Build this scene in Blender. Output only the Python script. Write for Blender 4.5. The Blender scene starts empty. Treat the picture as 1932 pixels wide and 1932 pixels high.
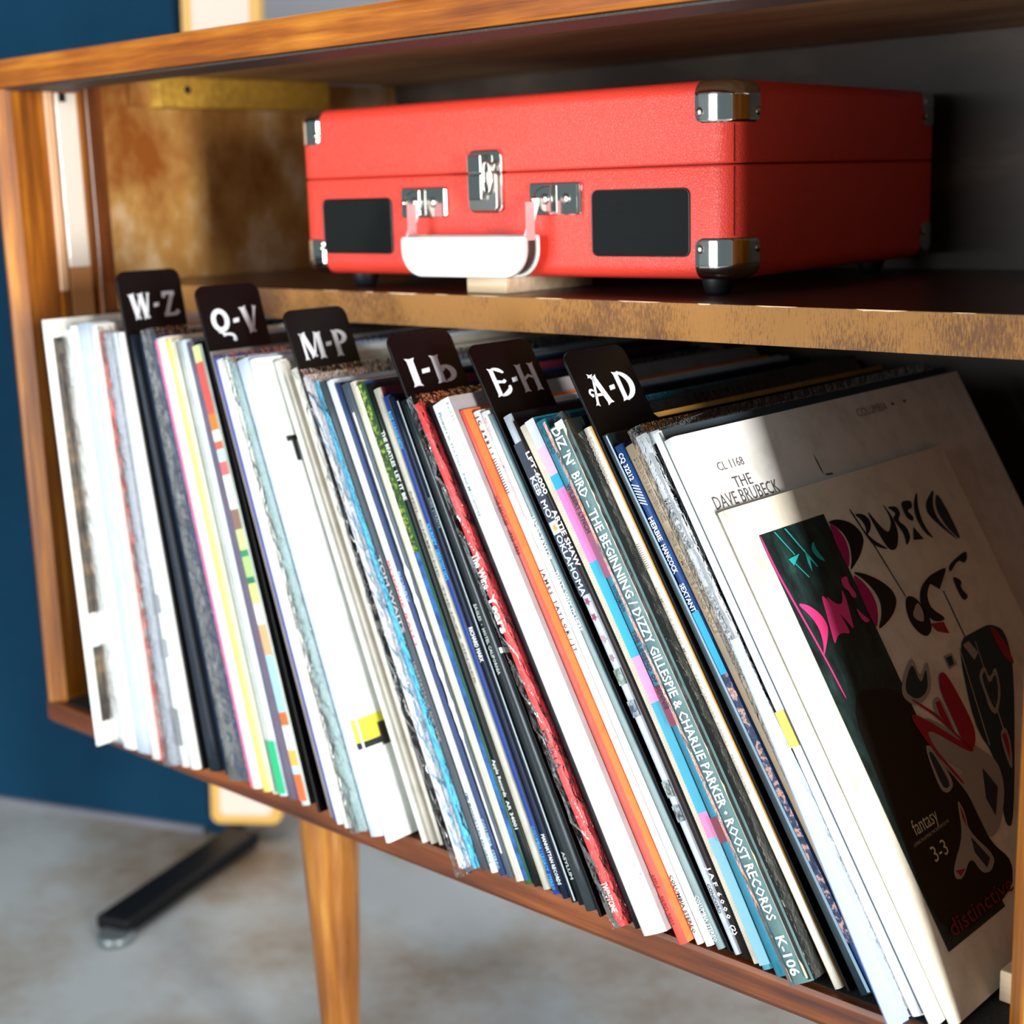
import bpy, bmesh, math, random
from mathutils import Vector, Matrix
random.seed(7)
S = bpy.context.scene
COL = S.collection
# ---------------------------------------------------------------- camera
def make_camera():
    yaw, pit, rol = 0.747, 0.2113, -0.0301
    F = Vector((-math.sin(yaw)*math.cos(pit), math.cos(yaw)*math.cos(pit), -math.sin(pit)))
    R0 = Vector((math.cos(yaw), math.sin(yaw), 0)); U0 = R0.cross(F)
    R = R0*math.cos(rol) + U0*math.sin(rol); U = -R0*math.sin(rol) + U0*math.cos(rol)
    cd = bpy.data.cameras.new('camera'); c = bpy.data.objects.new('camera', cd); COL.objects.link(c)
    cd.sensor_width = 36; cd.sensor_fit = 'HORIZONTAL'; cd.lens = 36*2861.88/1932
    cd.clip_start = .01
    M = Matrix((R, U, -F)).transposed().to_4x4(); M.translation = (1.1808, -.6593, .6125)
    c.matrix_world = M
    cd.dof.use_dof = True; cd.dof.focus_distance = .86; cd.dof.aperture_fstop = 6.0
    S.camera = c
make_camera()
# ---------------------------------------------------------------- world, lights, exposure
w = bpy.data.worlds.new('world'); S.world = w; w.use_nodes = True
bg = w.node_tree.nodes['Background']; bg.inputs[0].default_value = (.70, .92, 1.0, 1); bg.inputs[1].default_value = .21
def area(name, loc, target, sx, sy, power, col):
    ld = bpy.data.lights.new(name, 'AREA'); ld.shape = 'RECTANGLE'; ld.size = sx; ld.size_y = sy
    ld.energy = power; ld.color = col
    o = bpy.data.objects.new(name, ld); COL.objects.link(o); o.location = loc
    o.rotation_euler = (Vector(target) - Vector(loc)).to_track_quat('-Z', 'Y').to_euler()
    return o
def from_az(deg, dist, z, c=(.55, .05)):
    return (c[0] + dist*math.cos(math.radians(deg)), c[1] - dist*math.sin(math.radians(deg)), z)
area('side_window_light', from_az(18.5, 2.6, .50), (.55, .05, .45), .30, .9, 108, (1.0, .97, .92))
area('front_window_light', from_az(99, 2.4, .50), (.5, .0, .40), 1.25, 1.3, 72, (.93, .97, 1.0))
area('added_top_fill', (-.5, .35, 2.3), (-.5, .35, 0), .9, .5, 26, (1.0, .97, .94))  # unseen fill lamp added overhead to brighten the back wall and floor
S.view_settings.view_transform = 'Standard'; S.view_settings.look = 'None'
S.view_settings.gamma = 1; S.view_settings.use_curve_mapping = False
S.view_settings.exposure = 0.0

# ---------------------------------------------------------------- materials
def lin(h):
    if not isinstance(h, str): return (*h, 1)
    v = [int(h[i:i+2], 16)/255 for i in (0, 2, 4)]
    return (*[x/12.92 if x <= .04045 else ((x+.055)/1.055)**2.4 for x in v], 1)
class NT:
    def __init__(s, name):
        s.m = bpy.data.materials.new(name); s.m.use_nodes = True; s.t = s.m.node_tree; s.b = s.t.nodes['Principled BSDF']
    def n(s, typ, **kw):
        o = s.t.nodes.new(typ)
        for k, v in kw.items():
            if k.startswith('i_'): o.inputs[k[2:].replace('_', ' ')].default_value = v
            else: setattr(o, k, v)
        return o
    def l(s, a, b): s.t.links.new(a, b)
    def coord(s, scale=(1, 1, 1), kind='Object'):
        tc = s.n('ShaderNodeTexCoord'); mp = s.n('ShaderNodeMapping'); mp.inputs['Scale'].default_value = scale
        s.l(tc.outputs[kind], mp.inputs[0]); return mp.outputs[0]
    def noise(s, co, scale, detail=4, rough=.55):
        o = s.n('ShaderNodeTexNoise'); o.inputs['Scale'].default_value = scale; o.inputs['Detail'].default_value = detail
        o.inputs['Roughness'].default_value = rough; s.l(co, o.inputs['Vector']); return o.outputs['Fac']
    def ramp(s, fac, stops):
        r = s.n('ShaderNodeValToRGB'); e = r.color_ramp.elements
        while len(e) < len(stops): e.new(.5)
        for i, (p, c) in enumerate(stops): e[i].position = p; e[i].color = lin(c)
        s.l(fac, r.inputs[0]); return r.outputs[0]
    def bump(s, h, strength, dist=.001):
        b = s.n('ShaderNodeBump'); b.inputs['Strength'].default_value = strength; b.inputs['Distance'].default_value = dist
        s.l(h, b.inputs['Height']); s.l(b.outputs[0], s.b.inputs['Normal'])
    def col(s, sock): s.l(sock, s.b.inputs['Base Color'])
    def set(s, **kw):
        for k, v in kw.items(): s.b.inputs[k.replace('_', ' ')].default_value = v
        return s
CACHE = {}
def paper(c, rough=.55, var=.06, coat=0.0):
    k = ('p', c, rough, var, coat)
    if k in CACHE: return CACHE[k]
    a = NT('card_' + str(c)); base = lin(c)
    co = a.coord()
    f = a.noise(co, 60, 5); f2 = a.noise(co, 900, 2)
    mx = a.n('ShaderNodeMix', data_type='RGBA'); mx.inputs[6].default_value = base
    mx.inputs[7].default_value = (base[0]*(1-var*3), base[1]*(1-var*3), base[2]*(1-var*3.4), 1)
    mr = a.n('ShaderNodeMapRange'); mr.inputs[1].default_value = .45; mr.inputs[2].default_value = .75
    a.l(f, mr.inputs[0]); a.l(mr.outputs[0], mx.inputs[0]); a.col(mx.outputs[2])
    a.set(Roughness=rough); a.b.inputs['Coat Weight'].default_value = coat; a.b.inputs['Coat Roughness'].default_value = .15; a.b.inputs['Specular IOR Level'].default_value = .25
    a.bump(f2, .15, .0004); CACHE[k] = a.m; return a.m
def flat(c, rough=.5, metal=0.0, coat=0.0):
    k = ('f', c, rough, metal, coat)
    if k in CACHE: return CACHE[k]
    a = NT('ink_' + str(c)); a.b.inputs['Base Color'].default_value = lin(c); a.set(Roughness=rough, Metallic=metal)
    a.b.inputs['Coat Weight'].default_value = coat
    CACHE[k] = a.m; return a.m
def mottled(name, stops, scale, rough=.5, stretch=(1, 1, 1), bump=.1, detail=6):
    if name in CACHE: return CACHE[name]
    a = NT(name); co = a.coord(stretch); f = a.noise(co, scale, detail, .62); a.col(a.ramp(f, stops)); a.set(Roughness=rough)
    a.bump(f, bump); CACHE[name] = a.m; return a.m
def wood(name, c_dark, c_mid, c_light, axis, rough=.38, coat=.25, grain=1.0, scale=7):
    st = [42, 42, 42]; st[axis] = 2.2
    a = NT(name); co = a.coord(tuple(st)); f = a.noise(co, scale/2.2, 7, .6)
    big = a.noise(a.coord((3, 3, 3) if axis != 2 else (3, 3, 1.2)), 2.2, 3)
    add = a.n('ShaderNodeMath', operation='ADD'); mul = a.n('ShaderNodeMath', operation='MULTIPLY'); mul.inputs[1].default_value = .55
    a.l(big, mul.inputs[0]); a.l(f, add.inputs[0]); a.l(mul.outputs[0], add.inputs[1])
    a.col(a.ramp(add.outputs[0], [(.52, c_dark), (.78, c_mid), (1.0, c_light)]))
    a.set(Roughness=rough); a.b.inputs['Coat Weight'].default_value = coat; a.b.inputs['Coat Roughness'].default_value = .22
    st2 = [260, 260, 260]; st2[axis] = 14
    a.bump(a.noise(a.coord(tuple(st2)), 3, 3), .12*grain, .0006)
    return a.m
W_TOP = wood('teak_top', '5c2604', '9c530b', 'c67c20', 0)
W_SIDE = wood('teak_side', '5e2c04', '9c580b', 'c8841e', 2)
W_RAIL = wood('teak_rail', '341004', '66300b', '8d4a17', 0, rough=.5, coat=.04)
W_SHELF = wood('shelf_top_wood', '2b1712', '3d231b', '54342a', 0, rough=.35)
W_LEG = wood('leg_wood', '63330a', '945a1a', 'bb8438', 2)
W_PALE = wood('pale_ash', 'd8b088', 'e6c4a0', 'f1d6b8', 2, rough=.45, coat=.1)
W_CLEAT = wood('cleat_pine', '9c7420', 'b98c2c', 'cda441', 0, rough=.6, coat=0)
W_BLOCK = wood('block_pine', 'b79c78', 'cdb594', 'dfcdb2', 0, rough=.7, coat=0)
W_INNER = mottled('inner_wall_veneer', [(.36, '8a4a10'), (.5, 'b58748'), (.62, 'd8be9a')], 9, .45, (1, 1, .7))
W_BACK = mottled('back_panel_board', [(.3, '1d140f'), (.55, '33261c'), (.75, '574a3c')], 5, .5, (1, 1, 2.5))
W_UNDER = mottled('underside_veneer', [(.35, '704c30'), (.6, '98724c'), (.8, 'b08c64')], 6, .5, (.5, 3, 1))
def edge_ply():
    a = NT('worn_shelf_edge'); f = a.noise(a.coord((160, 40, 25)), 8, 8, .75); g = a.noise(a.coord((3, 3, 3)), 3, 3)
    add = a.n('ShaderNodeMath', operation='ADD'); a.l(f, add.inputs[0]); a.l(g, add.inputs[1])
    a.col(a.ramp(add.outputs[0], [(.75, '4a2a0e'), (.98, '7d5020'), (1.12, 'a06c2c')])); a.set(Roughness=.6); a.bump(f, .6, .0006); return a.m
W_EDGE = edge_ply()
def felt_m():
    a = NT('black_felt'); f = a.noise(a.coord(), 900, 4); a.col(a.ramp(f, [(.4, '0b0a0a'), (.65, '1b1919')])); a.set(Roughness=.95); a.bump(f, .8, .001); return a.m
FELT = felt_m()
def track_m():
    a = NT('scratched_track'); f = a.noise(a.coord((60, 12, 12)), 22, 6, .7); a.col(a.ramp(f, [(.45, '2b2624'), (.62, '3d3734'), (.74, '8b867e')])); a.set(Roughness=.55); a.bump(f, .4); return a.m
TRACK = track_m()
def concrete():
    a = NT('concrete_floor'); f = a.noise(a.coord((1, 1, 1)), 3.2, 6, .55); g = a.noise(a.coord((1, 1, 1)), 60, 4)
    ad = a.n('ShaderNodeMath', operation='MULTIPLY_ADD'); ad.inputs[1].default_value = .12; a.l(g, ad.inputs[0]); a.l(f, ad.inputs[2])
    a.col(a.ramp(ad.outputs[0], [(.38, '705d49'), (.50, '918c84'), (.62, 'a2a8aa')])); a.set(Roughness=.45); a.bump(g, .1); return a.m
CONC = concrete()
NAVY = mottled('navy_paint', [(.3, '0c2f45'), (.7, '103a54')], 4, .8)
NAVY.node_tree.nodes['Principled BSDF'].inputs['Specular IOR Level'].default_value = .08
LAV = mottled('pale_wall_paint', [(.3, 'd9dbe6'), (.7, 'e2e4ec')], 3, .7)
DUSTY = flat('70727c', .8)
def matte(c, rough=.6, spec=.15):
    m = flat(c, rough, 0, 0).copy(); m.node_tree.nodes['Principled BSDF'].inputs['Specular IOR Level'].default_value = spec; return m
BLK = flat('0b0c0e', .35); BLKM = flat('15171a', .45)
CHROME = flat('dcdad4', .09, 1.0)
CHROME_R = flat('c9c6be', .22, 1.0)
def leather():
    a = NT('red_leatherette'); v = a.n('ShaderNodeTexVoronoi', feature='DISTANCE_TO_EDGE'); v.inputs['Scale'].default_value = 620
    co = a.coord((1, 1, 1)); nz = a.n('ShaderNodeTexNoise'); nz.inputs['Scale'].default_value = 300; a.l(co, nz.inputs['Vector'])
    vm = a.n('ShaderNodeVectorMath', operation='MULTIPLY_ADD'); vm.inputs[1].default_value = (.0016,)*3; a.l(nz.outputs['Color'], vm.inputs[0]); a.l(co, vm.inputs[2])
    a.l(vm.outputs[0], v.inputs['Vector']); mr = a.n('ShaderNodeMapRange'); mr.inputs[2].default_value = .25; a.l(v.outputs['Distance'], mr.inputs[0])
    a.b.inputs['Base Color'].default_value = (.83, .055, .032, 1); a.set(Roughness=.42); a.bump(mr.outputs[0], .35, .0004); return a.m
LEATHER = leather()
WHITE_L = flat('e9ecea', .4); PINKISH = flat('d89a9c', .35); BROWN_D = flat('3a2320', .5)
def bag_m():
    a = NT('crinkled_clear_plastic'); a.t.nodes.remove(a.b)
    out = a.t.nodes['Material Output']; f = a.noise(a.coord((1, 1, .45)), 200, 3, .6)
    bp = a.n('ShaderNodeBump'); bp.inputs['Strength'].default_value = .7; bp.inputs['Distance'].default_value = .004; a.l(f, bp.inputs['Height'])
    gl = a.n('ShaderNodeBsdfGlossy'); gl.inputs['Roughness'].default_value = .12; a.l(bp.outputs[0], gl.inputs['Normal'])
    tr = a.n('ShaderNodeBsdfTransparent'); tr.inputs[0].default_value = (.96, .97, .98, 1)
    fr = a.n('ShaderNodeFresnel'); fr.inputs[0].default_value = 1.32; a.l(bp.outputs[0], fr.inputs['Normal'])
    mx = a.n('ShaderNodeMixShader'); a.l(fr.outputs[0], mx.inputs[0]); a.l(tr.outputs[0], mx.inputs[1]); a.l(gl.outputs[0], mx.inputs[2])
    a.l(mx.outputs[0], out.inputs[0]); return a.m
BAG = bag_m()
BAG_S = bag_m()
for n_ in BAG_S.node_tree.nodes:
    if n_.type == 'BUMP': n_.inputs['Strength'].default_value = .12
    if n_.type == 'FRESNEL': n_.inputs[0].default_value = 1.2
def foil():
    a = NT('holographic_foil'); co = a.coord((1, 1, 1)); f = a.noise(a.coord((1, 1, 1)), 40, 3)
    a.b.inputs['Base Color'].default_value = lin('58a8c4'); a.set(Roughness=.22, Metallic=.25); a.b.inputs['Coat Weight'].default_value = .6; a.bump(f, .4); return a.m

# ---------------------------------------------------------------- mesh helpers
def link(name, me, parent=None, mats=()):
    o = bpy.data.objects.new(name, me); COL.objects.link(o)
    for m in mats: me.materials.append(m)
    if parent: o.parent = parent
    return o
def origin_of(parent):
    p = Vector((0, 0, 0)); q = parent
    while q is not None: p += q.location; q = q.parent
    return p
class MB:
    def __init__(s): s.v = []; s.f = []; s.mi = []; s.sm = []
    def add(s, vs, fs, mi=0, sm=False):
        n = len(s.v); s.v += [tuple(v) for v in vs]; s.f += [tuple(i+n for i in f) for f in fs]; s.mi += [mi]*len(fs); s.sm += [sm]*len(fs); return s
    def box(s, a, b, mi=0):
        x0, y0, z0 = a; x1, y1, z1 = b
        vs = [(x, y, z) for z in (z0, z1) for y in (y0, y1) for x in (x0, x1)]
        return s.add(vs, [(0, 2, 3, 1), (4, 5, 7, 6), (0, 1, 5, 4), (2, 6, 7, 3), (0, 4, 6, 2), (1, 3, 7, 5)], mi)
    def loft(s, rings, mi=0, sm=True, caps=True, closed=True):
        n = len(rings[0]); vs = [p for r in rings for p in r]; fs = []
        for k in range(len(rings)-1):
            for i in range(n if closed else n-1):
                j = (i+1) % n; fs.append((k*n+i, k*n+j, (k+1)*n+j, (k+1)*n+i))
        s.add(vs, fs, mi, sm)
        if caps: s.add(rings[0], [tuple(range(n))][::-1], mi); s.add(rings[-1], [tuple(range(n))], mi)
        return s
    def prism(s, pts, ext, mi=0):
        e = Vector(ext); a = [Vector(p) for p in pts]; b = [p+e for p in a]; n = len(a)
        s.add(a+b, [tuple(range(n))[::-1], tuple(range(n, 2*n))] + [(i, (i+1) % n, n+(i+1) % n, n+i) for i in range(n)], mi); return s
    def xf(s, fn): s.v = [tuple(fn(Vector(p))) for p in s.v]; return s
    def build(s, name, mats, parent=None, loc=None, bevel=0, fix=True, weld=True):
        if not isinstance(mats, (list, tuple)): mats = [mats]
        if parent is not None: o0 = origin_of(parent)
        elif loc is not None: o0 = Vector(loc)
        else:
            xs = [p[0] for p in s.v]; ys = [p[1] for p in s.v]; zs = [p[2] for p in s.v]
            o0 = Vector(((min(xs)+max(xs))/2, (min(ys)+max(ys))/2, min(zs)))
        me = bpy.data.meshes.new(name); me.from_pydata([tuple(Vector(p)-o0) for p in s.v], [], s.f)
        for i, p in enumerate(me.polygons): p.material_index = s.mi[i]; p.use_smooth = s.sm[i]
        bm = bmesh.new(); bm.from_mesh(me)
        if weld: bmesh.ops.remove_doubles(bm, verts=bm.verts, dist=1e-6)
        if fix: bmesh.ops.recalc_face_normals(bm, faces=bm.faces)
        if bevel:
            es = [e for e in bm.edges if len(e.link_faces) == 2 and e.calc_face_angle(0) > .6]
            bmesh.ops.bevel(bm, geom=es, offset=bevel, segments=2, profile=.5, affect='EDGES', clamp_overlap=True)
        bm.to_mesh(me); bm.free()
        o = link(name, me, parent, mats)
        if parent is None: o.location = o0
        return o
def empty(name, loc, label=None, cat=None, group=None):
    o = bpy.data.objects.new(name, None); COL.objects.link(o); o.location = loc; o.empty_display_size = .02
    return tag(o, label, cat, group)
def tag(o, label=None, cat=None, group=None, kind=None):
    if label: o['label'] = label
    if cat: o['category'] = cat
    if group: o['group'] = group
    if kind: o['kind'] = kind
    return o
def text_verts(body, bold=0.0, res=2):
    cu = bpy.data.curves.new('tmp', 'FONT'); cu.body = body; cu.resolution_u = res; cu.offset = bold; cu.fill_mode = 'FRONT'
    o = bpy.data.objects.new('tmp', cu); COL.objects.link(o)
    dg = bpy.context.evaluated_depsgraph_get(); me = bpy.data.meshes.new_from_object(o.evaluated_get(dg))
    vs = [(v.co.x, v.co.y) for v in me.vertices]; fs = [tuple(p.vertices) for p in me.polygons]
    bpy.data.objects.remove(o); bpy.data.curves.remove(cu); bpy.data.meshes.remove(me)
    if not vs: return [], []
    x0 = min(v[0] for v in vs); x1 = max(v[0] for v in vs)
    return [((x-x0)/(x1-x0), y/.7) for x, y in vs], fs
# ================================================================ the setting
def structure(o): o['kind'] = 'structure'; return o
structure(MB().box((-3.2, -3.2, -.24), (3.2, 1.16, -.2)).build('floor', CONC))
structure(MB().box((-3.2, 1.12, -.2), (3.2, 1.16, 2.4)).build('wall_back', LAV))
ND = Vector((.9352, .354, 0)); NN = Vector((-.354, .9352, 0)); NP = Vector((-.355, .4124, -.2))
def npt(a, d, z): p = NP + ND*a + NN*d; return (p.x, p.y, z)
m = MB(); m.prism([npt(-2.6, .016, -.2), npt(.02, .016, -.2), npt(.02, .076, -.2), npt(-2.6, .076, -.2)], (0, 0, 2.4))
structure(m.build('wall_left', NAVY))
m = MB(); m.prism([npt(-2.6, .009, -.2), npt(-.02, .009, -.2), npt(-.02, .0158, -.2), npt(-2.6, .0158, -.2)], (0, 0, .008))
structure(m.build('baseboard_left', DUSTY))

# ---------------------------------------------------------------- pale board on a black metal foot, behind the cabinet
bs = empty('board_stand', (-.318, .44, -.2), 'pale board with light wood edges standing on a black metal foot beside the navy wall', 'stand')
P0 = Vector((-.355, .4124, -.178)); P1 = Vector((-.2815, .4672, -.178)); UP = (Vector((-.3244, .4352, .8326)) - Vector((-.355, .4124, -.2))).normalized()
AX = (P1-P0).normalized(); NB = AX.cross(UP).normalized()   # NB faces the room (-y)
if NB.y > 0: NB = -NB
wd = (P1-P0).length; H = 1.35
def rr(x0, x1, y0, y1, r, n=5):
    out = []
    for cx, cy, a0 in ((x1-r, y0+r, -90), (x1-r, y1-r, 0), (x0+r, y1-r, 90), (x0+r, y0+r, 180)):
        for i in range(n+1):
            a = math.radians(a0 + 90*i/n); out.append((cx+r*math.cos(a), cy+r*math.sin(a)))
    return out
def bpt(x, z, d): return P0 + AX*x + UP*z + NB*d
m = MB(); m.prism([bpt(x, z, 0) for x, z in rr(0, wd, 0, H, .012)], -NB*.02); m.build('wood_edge', flat('e0ae58', .5), bs)
m = MB(); m.prism([bpt(x, z, .0015) for x, z in rr(.012, wd-.012, .012, H-.012, .006)], -NB*.0015); m.build('face_panel', flat('eed6c6', .6), bs)
f0 = Vector((-.2282, .1797, 0)); f1 = Vector((-.31, .43, 0)); fd = (f1-f0).normalized(); fn = Vector((-fd.y, fd.x, 0))*.023
m = MB(); m.prism([(*(f0+fn)[:2], -.196), (*(f0-fn)[:2], -.196), (*(f1-fn)[:2], -.196), (*(f1+fn)[:2], -.196)], (0, 0, .018)); m.build('foot_bar', matte('06070a', .5, .2), bs, bevel=.004)
m = MB(); q0 = f0 + fd*.004; r_ = []
for z, r in ((-.2, .021), (-.190, .020)): r_.append([(q0.x+.012+r*math.cos(a*math.pi/12), q0.y-.006+r*math.sin(a*math.pi/12), z) for a in range(24)])
m.loft(r_); m.build('end_cap', flat('7d8588', .35, .6), bs)

# ================================================================ record cabinet
XL, XR, XE = .018, .8886, .930
YS, ZL, ZT = .0900, .5180, .5406
cab = empty('record_cabinet', (.465, .2, -.2), 'orange-brown teak sideboard with open front, middle shelf and tapered legs', 'cabinet')
def profx(pts, x0, x1, name, mat, bevel=0): return MB().prism([(x0, y, z) for y, z in pts], (x1-x0, 0, 0)).build(name, mat, cab, bevel=bevel)
def profz(pts, z0, z1, name, mat, bevel=0): return MB().prism([(x, y, z0) for x, y in pts], (0, 0, z1-z0)).build(name, mat, cab, bevel=bevel)
profx([(.45, .7245), (.003, .7245), (.0006, .7236), (0, .7215), (0, .7045), (.0012, .7025), (.05, .702), (.05, .716), (.45, .716)], 0, XE, 'top_panel', [W_TOP])
profz([(0, .45), (0, .003), (.0015, .0008), (.0055, 0), (.0085, .0012), (XL, .010), (XL, .45)], .1785, .702, 'side_panel', [W_SIDE])
profz([(XE, .45), (XE, .001), (XE-.001, 0), (.9015, 0), (.8995, .0008), (XR, .014), (XR, .45)], .1785, .702, 'side_panel', [W_SIDE])
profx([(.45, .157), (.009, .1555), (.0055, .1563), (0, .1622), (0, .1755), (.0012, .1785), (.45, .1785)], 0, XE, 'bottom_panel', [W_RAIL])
MB().box((0, .44, .1785), (XE, .45, .716)).build('back_panel', [W_BACK], cab)
MB().box((.022, .0505, .7145), (XR, .44, .7162)).build('top_lining', [W_UNDER], cab)
MB().box((.0202, .006, .7004), (XR-.0003, .0485, .7019)).build('door_track', [TRACK], cab)
MB().box((XL+.001, .007, .1786), (XR-.001, .435, .1794)).build('felt_lining', [FELT], cab)
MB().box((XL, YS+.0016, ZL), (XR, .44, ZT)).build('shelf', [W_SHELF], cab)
m = MB(); m.box((XL, YS, ZL-.0002), (XR, YS+.0014, ZT-.0001)); m.build('shelf_edge', [W_EDGE], cab)
m = MB()
x = .30
while x < .86:
    L = random.uniform(.008, .045); h = random.uniform(.0004, .0011)
    pts = [(x, YS-.0001, ZT+.0001)]; n = 6
    for i in range(1, n): pts.append((x+L*i/n, YS-.0001, ZT+.0001-h*random.uniform(.5, 1)*(1 if .1 < i/n < .9 else .4)))
    pts.append((x+L, YS-.0001, ZT+.0001)); m.prism(pts, (0, .001, 0)); x += L + random.uniform(.004, .05)
o = m.build('worn_edge_chips', [flat('e3c29a', .7)], cab); o['kind'] = 'stuff'
# inner left wall: veneer, door grooves, post, cleat
MB().box((XL-.0002, .091, .1796), (XL+.0012, .4398, .7142)).build('inner_veneer', [W_INNER], cab)
W_LIPS = wood('pale_lipping', 'd9a77c', 'e6bb95', 'f0cfae', 2, rough=.45, coat=.2)
MB().box((XL, .0397, .5367), (XL+.003, .0468, .7015)).build('groove_lip', [W_LIPS], cab, bevel=.0008)
MB().box((XL, .0492, .5562), (XL+.0035, .0690, .7)).build('sliding_door_edge', [flat('eadfd2', .35, 0, .4)], cab, bevel=.0008)
MB().box((XL+.0036, .052, .6925), (XL+.005, .058, .6995)).build('door_catch', [flat('141414', .4)], cab)
MB().box((XL, .0397, .1796), (XL+.003, .0468, .5365)).build('groove_lip', [W_SIDE], cab)  # lower length of the lip, its shade put into the browner wood
MB().box((XL, .0492, .1796), (XL+.0035, .0690, .5560)).build('sliding_door_edge', [flat('b07a4c', .45)], cab)  # same edge lower down, browner because shade is painted into its colour
MB().box((XL, .0745, .1796), (XL+.009, .0898, .7143)).build('inner_post', [wood('post_wood', '3c1c0a', '6a3612', '8a4c1c', 2)], cab, bevel=.001)
MB().box((XL+.0012, .1200, .690), (XL+.014, .1365, .7143)).build('small_cleat', [W_INNER], cab)
MB().box((XL+.0012, .1367, .6885), (XL+.026, .33, .7143)).build('cleat', [W_CLEAT], cab, bevel=.001)
c_ = [[(XL+.0262+d, .1665+.0035*math.cos(a*math.pi/8), .7035+.0035*math.sin(a*math.pi/8)) for a in range(16)] for d in (-.002, .0004)]
MB().loft(c_).build('screw', [flat('20211f', .5)], cab)
# legs
def leg(x, y, sx, sy):
    rings = []
    for k in range(15):
        t = k/14; z = .157 - t*(.157+.2); r = .0268 - .0165*t
        rings.append([(x+sx*t+r*math.cos(a*math.pi/14), y+sy*t+r*math.sin(a*math.pi/14), z) for a in range(28)])
    MB().loft(rings).build('leg', [W_LEG], cab)
leg(.274, .088, .004, -.004); leg(.905, .088, .004, -.004); leg(.905, .40, .004, .004)

# ---------------------------------------------------------------- small wooden blocks
b = MB().box((.4342, .1075, ZT+.0002), (.4714, .20, ZT+.0109)).build('wooden_block', [W_BLOCK], bevel=.0008)
tag(b, 'flat pale wooden block on the shelf under the middle of the red case', 'block')
b = MB().box((.8655, .052, .1796), (.8870, .075, .1975)).build('wooden_block', [W_BLOCK], bevel=.001)
tag(b, 'small cream wooden block on the cabinet floor at the right post', 'block')

# ================================================================ red suitcase turntable
W_, D_, H_, ZS, RC, RF = .355, .2723, .1114, .0648, .016, .009
case = empty('suitcase_turntable', (0, 0, 0), 'red leatherette suitcase record player with chrome corners and white handle on the shelf', 'record player')
def ring(inset, z, n=7): return [(x, y, z) for x, y in rr(inset, W_-inset, inset, D_-inset, max(.002, RC-inset), n)]
def fil(d): return RF - math.sqrt(max(0, RF*RF-(RF-d)**2)) if d < RF else 0
def bulge(z): return -.0012*math.sin(max(0, min(1, z/H_))*math.pi)*0
lv = [fil(i*RF/7) for i in range(8)]
rings = [ring(lv[i]+(0.0 if i else 0), i*RF/7) for i in range(8)] + [ring(0, .03), ring(0, ZS-.0018), ring(.0003, ZS-.001), ring(.0011, ZS-.0004), ring(.003, ZS-.0003)]
MB().loft(rings, sm=True).build('body', [LEATHER], case)
rings = [ring(.003, ZS+.0003), ring(.0011, ZS+.0004), ring(.0003, ZS+.001), ring(0, ZS+.0018), ring(0, .09)] + [ring(lv[7-i], H_-(7-i)*RF/7) for i in range(8)]
MB().loft(rings, sm=True).build('lid', [LEATHER], case)
MB().loft([ring(.0022, ZS-.0004), ring(.0022, ZS+.0004)], sm=False).build('seam_gasket', [flat('1d0503', .7)], case)
# chrome corner guards
def corner_pt(a, z, off, top):
    d = (H_-z) if top else z
    o = off - fil(d); q = RC*math.pi/2; r = RC + o
    if a < 0: return (W_-RC+a, -o, z)
    if a > q: return (W_+o, RC+(a-q), z)
    t = a/RC; return (W_-RC+r*math.sin(t), RC-r*math.cos(t), z)
def guard(top, fx, fy):
    q = RC*math.pi/2; a0, a1 = -.0097, q+.0118; h = .0237; rn = .005; NA, NZ = 44, 22
    def fp(p): return (W_-p[0] if fx else p[0], D_-p[1] if fy else p[1], p[2])
    vs = []; 
    for k in range(NZ+1):
        d = h*k/NZ                      # distance from the case's own edge
        e = h-d; sh = rn-math.sqrt(max(0, rn*rn-(rn-e)**2)) if e < rn else 0
        z = H_-d if top else d
        for i in range(NA+1):
            a = (a0+sh)+(a1-a0-2*sh)*i/NA
            edge = min(i, NA-i)/NA*(a1-a0); of = .0011 if edge > .0012 and e > .0006 else .0003
            vs.append(fp(corner_pt(a, z, of, top)))
    fs = [(k*(NA+1)+i, k*(NA+1)+i+1, (k+1)*(NA+1)+i+1, (k+1)*(NA+1)+i) for k in range(NZ) for i in range(NA)]
    g = MB().add(vs, fs, 0, True).build('corner_guard', [CHROME], case, fix=True)
    for a, zz in ((-.0062, .0175), (q+.0082, .0175)):
        z = H_-zz if top else zz
        c = Vector(fp(corner_pt(a, z, .0011, top))); nn = Vector((0, -1, 0)) if a < 0 else Vector((1, 0, 0))
        if fx: nn.x = -nn.x
        if fy: nn.y = -nn.y
        dome(c, nn, .0026, .0012, 'rivet', CHROME_R, g)
def dome(c, nn, r, h, name, mat, parent, seg=14):
    nn = nn.normalized(); t = nn.orthogonal().normalized(); u = nn.cross(t); rs = []
    for k in range(5):
        a = k/4*math.pi/2; rs.append([c+(t*math.cos(j*2*math.pi/seg)+u*math.sin(j*2*math.pi/seg))*max(r*math.cos(a), 1e-5)+nn*h*math.sin(a) for j in range(seg)])
    return MB().loft(rs).build(name, [mat], parent)
for top in (True, False):
    for fx, fy in ((False, False), (True, False), (False, True)): guard(top, fx, fy)
# leather seam on the front right edge
vs = []
for z0, z1 in ((.0250, ZS-.0012), (ZS+.0012, .0870)):
    m = MB(); pa = [corner_pt(RC*math.pi/4*1.12+da, z0, .00025, False) for da in (-.0003, .0003)]
    m.add([pa[0], pa[1], (pa[1][0], pa[1][1], z1), (pa[0][0], pa[0][1], z1)], [(0, 1, 2, 3)]); m.build('corner_seam', [flat('4a0a08', .8)], case)
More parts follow.
